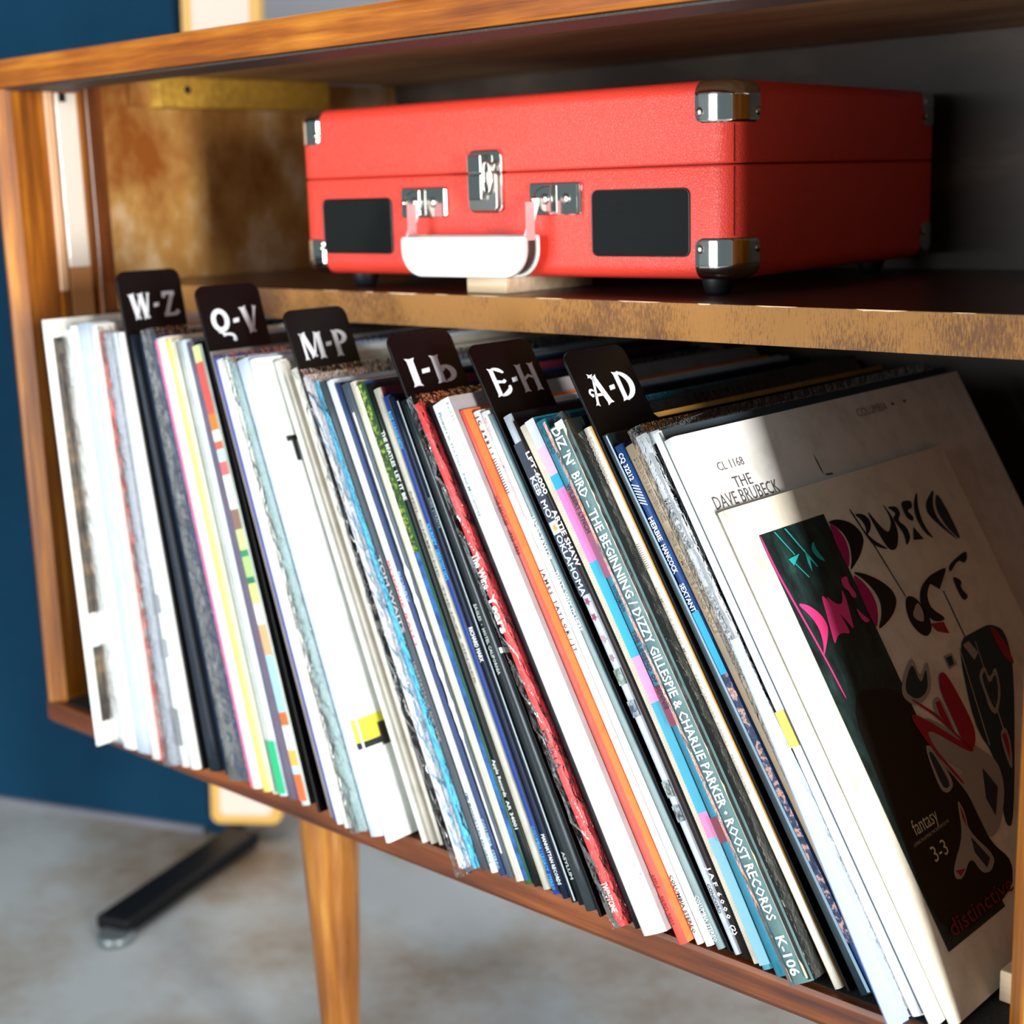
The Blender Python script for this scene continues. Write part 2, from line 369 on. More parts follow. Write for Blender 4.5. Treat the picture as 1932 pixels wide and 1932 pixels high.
# speaker grilles
def grille(u0, u1, w0, w1):
    g = MB().prism([(x, -.0008, z) for x, z in rr(u0, u1, w0, w1, .004)], (0, .0007, 0)).build('speaker_grille', [matte('050607')], case)
    m = MB(); p = .00135; r = 0; z = w0+.0012
    while z < w1-.0010:
        x = u0+.0012+(p/2 if r % 2 else 0)
        while x < u1-.0010:
            if min(x-u0, u1-x)+min(z-w0, w1-z) > .0032:
                q = .00036; m.add([(x-q, -.0008, z), (x, -.0008, z-q), (x+q, -.0008, z), (x, -.0008, z+q), (x, -.00128, z)], [(0, 1, 4), (1, 2, 4), (2, 3, 4), (3, 0, 4)])
            x += p
        z += p*.866; r += 1
    o = m.build('metal_mesh', [flat('6f7d79', .25, .85)], g, weld=False); o['kind'] = 'stuff'
    pts = rr(u0-.0004, u1+.0004, w0-.0004, w1+.0004, .0044); pin = rr(u0+.0005, u1-.0005, w0+.0005, w1-.0005, .0035); n = len(pts)
    m = MB(); vs = [(x, -.0004, z) for x, z in pts]+[(x, -.0013, z) for x, z in [( (a[0]+b[0])/2, (a[1]+b[1])/2) for a, b in zip(pts, pin)]]+[(x, -.0007, z) for x, z in pin]
    m.add(vs, [(k*n+i, k*n+(i+1) % n, (k+1)*n+(i+1) % n, (k+1)*n+i) for k in range(2) for i in range(n)], 0, True); m.build('grille_rim', [flat('0d0f10', .35)], g)
grille(.0252, .0903, .0143, .0508); grille(.2564, .3256, .0135, .0521)
# handle mounts
def mount(u0, w0, sx):
    g = MB().prism([(x, -.0022, z) for x, z in rr(u0, u0+.0402, w0, w0+.0196, .0022)], (0, .0022, 0)).build('handle_mount', [CHROME], case, bevel=.0006)
    c = [(u0+.0155, w0+.0098)]
    pts = [(u0+.0195, w0+.0014), (u0+.0195, w0+.0182)] + [(u0+.0175-.0125*math.sin(a*math.pi/10), w0+.0098+.0084*math.cos(a*math.pi/10)) for a in range(11)]
    MB().prism([(x, -.0052, z) for x, z in pts], (0, .003, 0)).build('strap_loop', [CHROME], g, bevel=.0008)
    MB().box((u0+.0372, -.0034, w0+.001), (u0+.0396, -.0022, w0+.0186)).build('raised_edge', [CHROME], g, bevel=.0005)
    for x in (.0145, .0282):
        s_ = dome(Vector((u0+x, -.0052 if x < .02 else -.0022, w0+.0098)), Vector((0, -1, 0)), .0034, .0014, 'screw', CHROME_R, g)
    dome(Vector((u0+.0062, -.0052, w0+.0098)), Vector((0, -1, 0)), .0026, .0022, 'strap_pin', CHROME_R, g)
mount(.1012, .0375, 1); mount(.2098, .0380, 1)
# latch
lt = MB().prism([(x, -.0025, z) for x, z in rr(.1613, .1882, .0400, .0790, .0045)], (0, .0025, 0)).build('latch', [CHROME], case, bevel=.0008)
MB().prism([(x, -.0052, z) for x, z in rr(.1625, .1865, .0412, .0660, .0035)], (0, .0027, 0)).build('latch_base', [CHROME_R], lt, bevel=.0007)
MB().box((.1650, -.0085, .0482), (.1765, -.0052, .0640)).build('latch_lever', [CHROME], lt, bevel=.0007)
MB().box((.1650, -.0085, .0648), (.1765, -.0026, .0760)).build('latch_hook', [CHROME], lt, bevel=.0007)
rg = []
for k in range(25):
    a = 2*math.pi*k/24; cx, cz = .1800+.0032*math.cos(a), .0618+.0098*math.sin(a); dx, dz = math.cos(a), math.sin(a)
    rg.append([(cx+dx*.0011*math.cos(b*math.pi/4), -.0066-.0011*math.sin(b*math.pi/4), cz+dz*.0011*math.cos(b*math.pi/4)) for b in range(8)])
MB().loft(rg, caps=False).build('latch_ring', [CHROME], lt)
# handle
hd = MB()
def hprof(i, dz=0):
    x0, x1, z0, z1 = .1195+i, .2215-i, .0008+i, .0262-i; r1 = .017-i; pts = []
    for cx, cy, a0, r in ((x1-r1, z0+r1, -90, r1), (x1-.002, z1-.002, 0, .002), (x0+.002, z1-.002, 90, .002), (x0+r1, z0+r1, 180, r1)):
        for k in range(9):
            a = math.radians(a0+90*k/8); pts.append((cx+r*math.cos(a), cy+r*math.sin(a)))
    return pts
def hl(i, y): return [(x, y, z) for x, z in hprof(i)]
h_ = MB().loft([hl(.002, -.0245), hl(.0005, -.0240), hl(0, -.0228), hl(0, -.0195)], sm=True).build('handle', [WHITE_L], case)
MB().loft([hl(.0012, -.0194), hl(.0012, -.0105)], sm=True).build('handle_side', [BROWN_D], h_)
MB().loft([hl(0, -.0104), hl(-.0006, -.0085), hl(.0006, -.0072)], sm=True).build('handle_back', [WHITE_L], h_)
for x in (.1205, .2186):
    MB().prism([(x, -.0215, .022), (x+.0016, -.0215, .022), (x+.0004+.0016, -.0095, .0485), (x+.0004, -.0095, .0485)], (0, .005, 0)).build('handle_strap', [WHITE_L], h_)
    MB().box((x+.0018, -.0195, .0235), (x+.0023, -.0115, .0465)).build('strap_red_reflection', [PINKISH], h_)  # pink sheet painted in for the red case reflecting on the white strap
# feet
for x, y in ((.035, .028), (W_-.028, .028), (.035, D_-.03), (W_-.035, D_-.03)):
    rs = [[(x+r*math.cos(a*math.pi/12), y+r*math.sin(a*math.pi/12), z) for a in range(24)] for z, r in ((.0004, .0098), (-.0015, .0098), (-.0085, .0076), (-.0101, .0066))]
    MB().loft(rs).build('rubber_foot', [flat('101116', .5)], case)
case.location = (.2603, .1049, .5518); case.rotation_euler = (0, 0, .0571); case.scale = (1.085,)*3
# ================================================================ records and divider cards
ZF = .1797
ROWS = [('r_photo',0.13875,0.11793,-0.0382,0.3433), ('r_w1',0.14143,0.12061,-0.0225,0.3348), ('r_w2',0.15921,0.13592,-0.0267,0.3387), ('r_w3',0.17599,0.14515,-0.0254,0.3409), ('r_cream',0.19876,0.16621,-0.0265,0.3415), ('r_red',0.21061,0.17528,-0.0258,0.3361), ('r_bagg',0.21777,0.18120,-0.0258,0.3365), ('r_gw',0.23176,0.19087,-0.0218,0.3371), ('r_w4',0.24106,0.19477,-0.0201,0.3379), ('d_wz',0.25135,0.19724,-0.0161,0.3841), ('r_blk',0.25675,0.19992,-0.0146,0.3372), ('r_bl1',0.27097,0.20470,-0.0103,0.3377), ('r_bl2',0.28484,0.21823,-0.0128,0.3383), ('r_pink',0.31175,0.23470,-0.0152,0.3400), ('r_yel',0.32291,0.24587,-0.0141,0.3404), ('r_pale',0.33173,0.25000,-0.0122,0.3400), ('r_grn',0.33863,0.25866,-0.0118,0.3399), ('r_purp',0.34964,0.26727,-0.0118,0.3390), ('r_multi',0.36536,0.27609,-0.0129,0.3394), ('d_qv',0.38564,0.29451,-0.0137,0.3840), ('r_taupe',0.39864,0.29719,-0.0140,0.3402), ('r_blu',0.40393,0.29987,-0.0157,0.3365), ('r_w5',0.41125,0.30892,-0.0191,0.3354), ('r_cr2',0.42012,0.31753,-0.0200,0.3357), ('r_bag2',0.43004,0.32428,-0.0200,0.3371), ('r_pb',0.44550,0.33139,-0.0188,0.3393), ('r_big',0.46104,0.34585,-0.0184,0.3416), ('r_c1',0.48024,0.35254,-0.0030,0.3436), ('r_c2',0.48595,0.35877,-0.0005,0.3435), ('r_c3',0.49165,0.36145,0.0019,0.3383), ('d_mp',0.49830,0.37226,0.0008,0.3800), ('r_bag3',0.52873,0.39652,-0.0151,0.3395), ('r_blue',0.53466,0.39920,-0.0103,0.3366), ('r_tom',0.54165,0.40188,-0.0087,0.3369), ('r_emi',0.54833,0.40750,-0.0073,0.3381), ('r_navy',0.55601,0.41521,-0.0070,0.3371), ('r_torn',0.56179,0.41966,-0.0062,0.3367), ('r_cr3',0.56908,0.42978,-0.0062,0.3381), ('r_green',0.57681,0.43609,-0.0057,0.3380), ('r_beat',0.58297,0.44409,-0.0045,0.3373), ('r_tp2',0.59031,0.44818,-0.0042,0.3352), ('r_jour',0.59952,0.45614,-0.0052,0.3313), ('r_marx',0.60788,0.46405,-0.0058,0.3321), ('r_gr1',0.61543,0.46841,-0.0061,0.3319), ('r_eag',0.62099,0.47237,-0.0061,0.3318), ('r_bk2',0.62960,0.48139,-0.0098,0.3310), ('d_il',0.64091,0.48386,-0.0094,0.3816), ('r_year',0.65675,0.49118,-0.0129,0.3391), ('r_bk3',0.66641,0.49830,-0.0084,0.3395), ('r_box',0.67584,0.50671,-0.0125,0.3412), ('r_b62',0.69783,0.52446,-0.0074,0.3407), ('r_jt',0.70589,0.52745,-0.0006,0.3410), ('r_gor',0.71135,0.53329,0.0008,0.3411), ('r_why',0.71839,0.53795,0.0020,0.3408), ('d_eh',0.72495,0.54042,0.0042,0.3896), ('r_keb',0.72959,0.54750,0.0032,0.3405), ('r_art',0.73660,0.55648,0.0019,0.3384), ('r_dot',0.74342,0.55988,0.0013,0.3362), ('r_cp',0.75123,0.57022,-0.0014,0.3399), ('r_cp2',0.76124,0.57971,-0.0030,0.3405), ('r_diz',0.77280,0.58923,-0.0045,0.3384), ('r_sch',0.79266,0.60674,0.0060,0.3396), ('d_ad',0.79952,0.61282,0.0088,0.3897), ('r_blk4',0.80679,0.61550,0.0091,0.3381), ('r_han',0.81657,0.62080,0.0087,0.3336), ('r_tp3',0.82162,0.62935,0.0087,0.3328), ('r_mil',0.82851,0.64198,0.0075,0.3376), ('r_w6',0.83793,0.65637,0.0072,0.3388), ('r_cl',0.84882,0.66441,0.0049,0.3370), ('r_oct',0.85788,0.67544,0.0104,0.2930), ]
ART= [["blk",1,[[24.1,88.5],[24.4,99.9],[29.0,112.0],[36.5,117.9],[41.9,116.5],[48.8,106.7],[53.2,96.1],[55.6,89.2],[49.8,95.9],[41.9,100.4],[34.0,100.0],[27.9,95.1]]],["mag",2,[[24.6,90.0],[29.7,95.6],[37.0,98.5],[44.5,96.9],[51.2,91.8],[53.7,88.2],[44.7,87.4],[34.8,87.6]]],["blk",1,[[56.0,90.2],[60.1,102.2],[67.3,114.4],[74.6,121.6],[81.4,122.0],[87.3,113.8],[91.1,102.2],[93.2,89.4],[86.2,100.0],[78.5,104.9],[70.4,103.6],[62.6,98.2]]],["mag",2,[[57.3,89.7],[63.1,95.8],[70.6,99.5],[78.4,99.9],[85.2,96.1],[92.6,88.5],[82.1,87.8],[70.1,88.0]]],["pnk",2,[[61.0,26.6],[64.4,36.1],[71.3,43.3],[78.1,45.3],[82.8,42.8],[89.2,35.5],[94.2,28.8],[86.9,34.3],[79.0,36.3],[71.3,34.3]]],["pnk",2,[[61.4,51.6],[67.0,56.1],[76.8,61.3],[88.9,62.8],[86.0,55.6],[86.5,49.3],[91.0,43.2],[80.5,46.2],[72.6,48.7]]],["pnk",2,[[62.3,54.2],[70.6,62.5],[70.9,68.0],[62.4,73.4],[70.9,72.7],[78.9,70.0],[87.8,67.1],[80.6,63.9],[72.9,58.7]]],["pnk",2,[[57.5,76.0],[57.2,84.0],[62.1,81.8],[69.4,84.7],[71.4,82.0],[69.1,79.0],[65.8,78.8],[62.9,75.5]]],["pnk",2,[[75.3,77.8],[81.8,82.1],[86.1,86.4],[86.5,81.2],[83.0,78.2]]],["pnk",2,[[19.5,21.1],[19.8,22.3],[40.3,22.8],[59.6,25.6],[94.2,30.6],[120.5,32.7],[118.1,31.3],[93.8,29.1],[59.6,23.9],[40.5,21.0]]],["tea",2,[[37.0,37.3],[36.0,49.2],[41.4,39.6]]],["tea",2,[[19.9,35.1],[20.2,36.3],[35.7,45.1],[35.7,44.1]]],["tea",2,[[40.1,40.7],[40.1,41.7],[50.4,48.9],[50.4,47.8]]],["tea",2,[[19.9,45.7],[20.0,47.1],[46.6,61.1],[46.6,59.7]]],["tea",2,[[34.1,55.3],[40.3,56.8],[48.2,53.4],[42.7,53.1]]],["tea",2,[[31.7,67.3],[35.8,66.3],[40.5,67.8],[45.6,70.3],[42.5,64.4],[37.6,61.7],[34.1,63.2]]],["blk",1,[[21.3,116.0],[21.0,117.6],[40.8,122.5],[52.9,139.3],[46.7,123.7],[38.2,120.6]]],["blk",1,[[24.7,118.6],[26.5,128.3],[31.4,132.5],[36.5,129.2],[40.0,121.1],[34.4,124.8],[29.0,123.2]]],["blk",1,[[23.4,133.0],[37.4,139.9],[43.2,145.5],[35.8,155.1],[22.4,152.6],[35.1,157.8],[45.2,155.5],[53.7,146.0],[52.5,137.5],[41.0,134.7]]],["blk",1,[[27.2,156.1],[28.6,166.7],[33.6,167.9],[37.6,161.1],[42.9,167.4],[49.9,166.8],[54.4,157.3],[47.5,161.1],[40.1,159.0],[35.0,156.9],[33.2,162.8],[29.6,159.4]]],["blk",1,[[26.8,172.7],[28.0,186.0],[33.0,183.9],[33.3,175.8],[38.3,180.3],[41.4,177.6],[37.9,171.8]]],["blk",1,[[44.4,174.9],[53.8,180.0],[51.9,168.3]]],["blk",1,[[23.1,198.4],[34.1,189.7],[45.7,187.3],[56.8,192.1],[49.7,183.6],[38.7,182.2],[30.1,187.6]]],["blk",1,[[25.1,219.8],[32.6,200.8],[40.9,196.6],[66.7,221.9],[45.7,205.7],[35.1,207.8]]],["drk",1,[[27.6,219.9],[45.3,222.6],[64.9,222.3],[51.8,211.8],[37.9,209.3]]],["blk",1,[[81.6,132.4],[83.5,140.3],[90.3,145.1],[99.7,146.5],[105.9,143.7],[108.8,135.0],[104.3,128.3],[96.6,124.5],[88.1,126.6]]],["gpk",2,[[86.7,141.8],[94.3,142.6],[100.1,138.5],[97.4,132.3],[93.3,129.5]]],["blk",1,[[74.8,189.5],[77.3,187.2],[79.0,166.3],[85.7,154.7],[94.3,152.4],[104.2,164.7],[103.2,151.1],[96.8,143.7],[87.8,144.1],[80.4,151.8],[75.7,167.0]]],["blk",2,[[78.5,161.2],[76.8,187.7],[86.0,171.2]]],["blk",1,[[74.4,193.3],[69.8,222.5],[75.1,218.7],[77.5,212.9],[73.8,206.8],[79.8,190.7]]],["blk",1,[[81.2,191.7],[86.8,200.6],[90.3,194.9],[97.4,200.0],[99.0,191.5],[90.4,190.2]]],["blk",1,[[40.2,122.5],[40.3,123.8],[81.7,132.7],[81.7,131.8]]],["blk",1,[[87.8,174.1],[87.9,175.2],[118.2,175.2],[118.1,173.9]]],["blk",1,[[128.0,87.6],[146.0,88.4],[168.0,87.0],[196.5,102.8],[211.8,102.8],[228.5,103.7],[243.5,116.2],[257.9,101.7],[259.1,21.6],[191.5,26.6],[115.1,33.1]]],["drk",1,[[118.7,163.6],[118.3,192.4],[118.3,208.4],[125.9,222.8],[149.7,212.9],[228.4,133.9],[225.1,124.4],[191.5,147.3],[167.3,140.4]]],["gry",2,[[143.2,90.9],[176.8,131.3],[191.5,147.3],[207.0,142.3],[223.8,120.7],[227.0,102.7],[210.9,103.6],[196.5,102.8],[168.0,87.0]]],["cri",3,[[130.6,128.0],[131.7,136.7],[167.3,140.4],[178.1,131.4],[177.3,121.0],[155.8,121.7],[140.0,121.9]]],["cri",3,[[143.9,81.2],[145.1,89.3],[172.4,120.7],[178.7,129.5],[179.9,123.5],[153.3,91.1],[166.7,90.5],[192.3,104.4],[192.6,101.7],[163.2,86.7]]],["gry",2,[[130.3,80.9],[112.6,111.1],[128.9,108.3],[118.9,125.5],[137.9,114.7],[142.3,91.8]]],["drk",3,[[130.1,86.6],[116.7,108.0],[132.3,105.2],[123.5,119.7],[136.7,110.2],[138.5,95.2]]],["gry",2,[[142.7,109.9],[141.9,120.1],[169.4,118.7],[162.4,115.6],[151.1,105.8]]],["cri",3,[[144.6,111.7],[144.6,116.9],[164.0,117.0],[152.5,110.5]]],["gry",2,[[161.8,82.3],[165.5,90.4],[189.3,94.9],[192.3,84.4],[187.9,78.1]]],["drk",3,[[166.1,82.9],[168.1,87.4],[188.4,90.4],[189.4,84.7],[186.7,81.5]]],["gry",2,[[195.9,90.3],[205.7,91.8],[215.7,87.1],[235.8,101.4],[241.3,91.1],[239.0,81.5],[227.5,78.2],[235.1,61.8],[232.6,55.0],[227.0,58.0],[215.6,80.1]]],["cri",3,[[228.9,58.5],[231.3,68.2],[233.1,60.9]]],["drk",3,[[218.9,86.4],[234.7,95.1],[238.0,88.3],[227.1,83.4]]],["cri",3,[[200.4,89.7],[207.2,89.2],[213.4,86.9],[207.5,86.6]]],["gry",2,[[123.2,142.0],[123.3,151.8],[130.9,152.2],[131.8,141.5]]],["drk",3,[[124.7,143.1],[124.7,150.0],[130.0,148.6],[130.3,142.9]]],["drk",3,[[190.4,128.2],[204.5,134.6],[217.4,119.4],[206.2,117.9]]],["cri",2,[[102.4,143.9],[104.8,158.9],[112.5,159.3],[108.5,148.2]]],["cri",2,[[119.1,206.2],[123.1,211.8],[134.9,216.6],[149.0,215.0],[141.7,207.2],[129.5,205.6]]],["gry",2,[[142.9,168.7],[138.5,180.8],[148.3,179.2],[141.9,193.4],[157.8,185.8],[169.5,169.0],[164.2,163.7],[152.6,167.2]]],["drk",3,[[144.8,170.9],[141.7,178.3],[151.2,175.8],[145.9,189.0],[157.0,182.6],[166.0,169.8],[160.6,168.5]]],["gry",2,[[122.3,167.8],[121.9,175.9],[130.7,180.4],[133.7,172.4]]],["gry",2,[[178.9,162.4],[176.8,172.3],[186.4,170.7],[202.2,157.6],[194.6,157.2]]],["cri",3,[[180.5,163.9],[179.7,169.4],[187.7,166.8],[195.6,160.2]]],["gry",3,[[123.3,161.8],[123.3,162.8],[181.6,146.8],[181.6,145.3]]],["gry",3,[[123.5,182.2],[123.5,183.2],[180.7,168.5],[180.7,166.9]]],["cri",3,[[136.9,89.7],[136.2,91.3],[152.5,110.5],[174.5,123.7],[174.8,122.4],[152.9,107.7]]],["gpk",3,[[175.6,96.3],[186.3,107.7],[186.9,102.3],[178.9,95.6]]]]

BOW = {'r_keb': .0012, 'r_art': .0022, 'r_dot': .0034, 'r_cp': .0034, 'r_cp2': .0026, 'r_diz': .0012}
G = {r[0]: r for r in ROWS}; ORDER = [r[0] for r in ROWS]
class Slot:
    def __init__(s, k):
        _, xb, xt, y, L = G[k]; th = math.atan2(xb-xt, .5-ZF); s.k = k; s.L = L; s.y = y
        s.ax = Vector((math.sin(th), 0, -math.cos(th))); s.n = Vector((math.cos(th), 0, math.sin(th)))
        s.B = Vector((xb, y, ZF)); s.T = s.B - s.ax*L; s.bow = BOW.get(k, 0)
        i = ORDER.index(k)
        if i+1 < len(ORDER):
            _, nb, nt, ny, nl = G[ORDER[i+1]]; q = Vector((nb, 0, ZF)); d = Vector((nt-nb, 0, .5-ZF)); nn = Vector((d.z, 0, -d.x)).normalized()
            def gap(p): p = Vector((p.x, 0, p.z)); return (q-p).dot(nn)/s.n.dot(nn)
            s.t0, s.t1 = gap(s.T)-.0003, gap(s.B)-.0003; s.nb = BOW.get(ORDER[i+1], 0)
        else: s.t0 = s.t1 = .0042; s.nb = 0
        s.cap = None
    def b(s, q): q = max(0, min(1, q/s.L)); return s.bow*4*q*(1-q)
    def t(s, q):
        f = max(0, min(1, q/s.L)); v = s.t0+(s.t1-s.t0)*f + (s.nb-s.bow)*4*f*(1-f)
        if s.cap: v = min(v, s.cap)
        return max(v, .0012)
    def P(s, q, w, d): return s.T + s.ax*q + s.n*(w+s.b(q)) + Vector((0, d, 0))   # q along spine, w across, d depth
def sleeve(sl, mats, depth, name='sleeve', parent=None, K=12, q0=0, q1=None, grow=0, front=0, rough=0.0, seed=0):
    q1 = sl.L if q1 is None else q1; rnd = random.Random(seed); rings = []; rm = []
    for k in range(K+1):
        q = q0+(q1-q0)*k/K; t = sl.t(q)+grow; w0 = -grow/2
        r = min(.0016, t*.35); j = lambda a: rnd.uniform(-a, a)*rough
        pr = [(0, depth), (0, r*1.0), (t*.14, r*.3), (t*.38, 0), (t*.62, 0), (t*.86, r*.3), (t, r), (t, depth)]
        rings.append([sl.P(q, w0+w+j(.0008), d-front+(j(.0014) if d < .01 else 0)) for w, d in pr])
    m = MB(); n = 8
    vs = [p for r in rings for p in r]; fs = []; mi = []
    for k in range(K):
        for i in range(n):
            jn = (i+1) % n; fs.append((k*n+i, k*n+jn, (k+1)*n+jn, (k+1)*n+i)); mi.append(0 if 1 <= i <= 5 else 1)
    m.add(vs, fs); m.mi = mi; m.sm = [1 <= i % n <= 5 for i in range(len(fs))]
    m.add(rings[0], [tuple(range(n))], 1); m.add(rings[-1], [tuple(range(n))], 1)
    return m.build(name, mats, parent, loc=None if parent else sl.B)
def bag_mesh(sl, parent, depth, seed, K=46, q0=-.005, q1=None, grow=.0016, front=.0028, amp=.0005, mat=None):
    q1 = sl.L+.0 if q1 is None else q1; rnd = random.Random(seed); rings = []; sg = [(0, depth), (0, .012), (0, .004), (0, .001), (.2, -.0004), (.5, -.0008), (.8, -.0004), (1, .001), (1, .004), (1, .012), (1, .03), (1, depth)]
    ph = [rnd.uniform(0, 6) for _ in range(12)]
    for k in range(K+1):
        q = q0+(q1-q0)*k/K; t = sl.t(q)+grow; rg = []
        for i, (w, d) in enumerate(sg):
            wob = (math.sin(q*310+ph[i])*.5+rnd.uniform(-1, 1))*amp*(0 if d == depth else 1)
            side = -1 if w == 0 else (1 if w == 1 else 0)
            rg.append(sl.P(q, -grow/2+w*t+wob*.45*side, d-front+wob*(1 if side == 0 else .3)))
        rings.append(rg)
    return MB().loft(rings, sm=False, caps=False, closed=False).build('plastic_bag', [mat or BAG], parent, fix=False)
def patch(sl, name, quad, mat, parent, off, on='spine', K=8):
    q0, q1, a, b = quad; vs = []
    for k in range(K+1):
        q = q0+(q1-q0)*k/K; t = sl.t(q)
        if on == 'spine': vs += [sl.P(q, t*a, -off), sl.P(q, t*b, -off)]
        else: vs += [sl.P(q, t+off, a), sl.P(q, t+off, b)]
    return MB().add(vs, [(2*k, 2*k+1, 2*k+3, 2*k+2) for k in range(K)]).build(name, [mat], parent, fix=False)
TXT = {}
def lettering(sl, parent, body, q0, q1, h, wc, col, on='spine', off=.0003, bold=.0, d0=None, ital=0):
    kk = (body, bold); 
    if kk not in TXT: TXT[kk] = text_verts(body, bold, 1 if len(body) > 14 else 2)
    v, f = TXT[kk]; out = []
    for x, y in v:
        q = q0+(q1-q0)*(x+ital*y*h/max(1e-6, (q1-q0)))
        if on == 'spine':
            t = sl.t(q); out.append(sl.P(q, t*wc+(y-.5)*h*(1 if h > 0 else 1), -off))
        else: out.append(sl.P(q, sl.t(q)+off, d0-(.5-y)*h*-1))
    return MB().add(out, f).build('lettering', [flat(col, .5)], parent, fix=False, weld=False)
def face_text(sl, parent, body, d0, d1, q, h, col, bold=0, slope=0, off=.0003):   # reads front to back, up towards the top edge
    kk = (body, bold)
    if kk not in TXT: TXT[kk] = text_verts(body, bold, 2)
    v, f = TXT[kk]
    return MB().add([sl.P(q-y*h+slope*x*(d1-d0), sl.t(q)+off, d0+(d1-d0)*x) for x, y in v], f).build('lettering', [flat(col, .5)], parent, fix=False, weld=False)
WH, OFF, CRM, BKK = 'f2f5f6', 'e4e9ee', 'ece6d6', '101214'
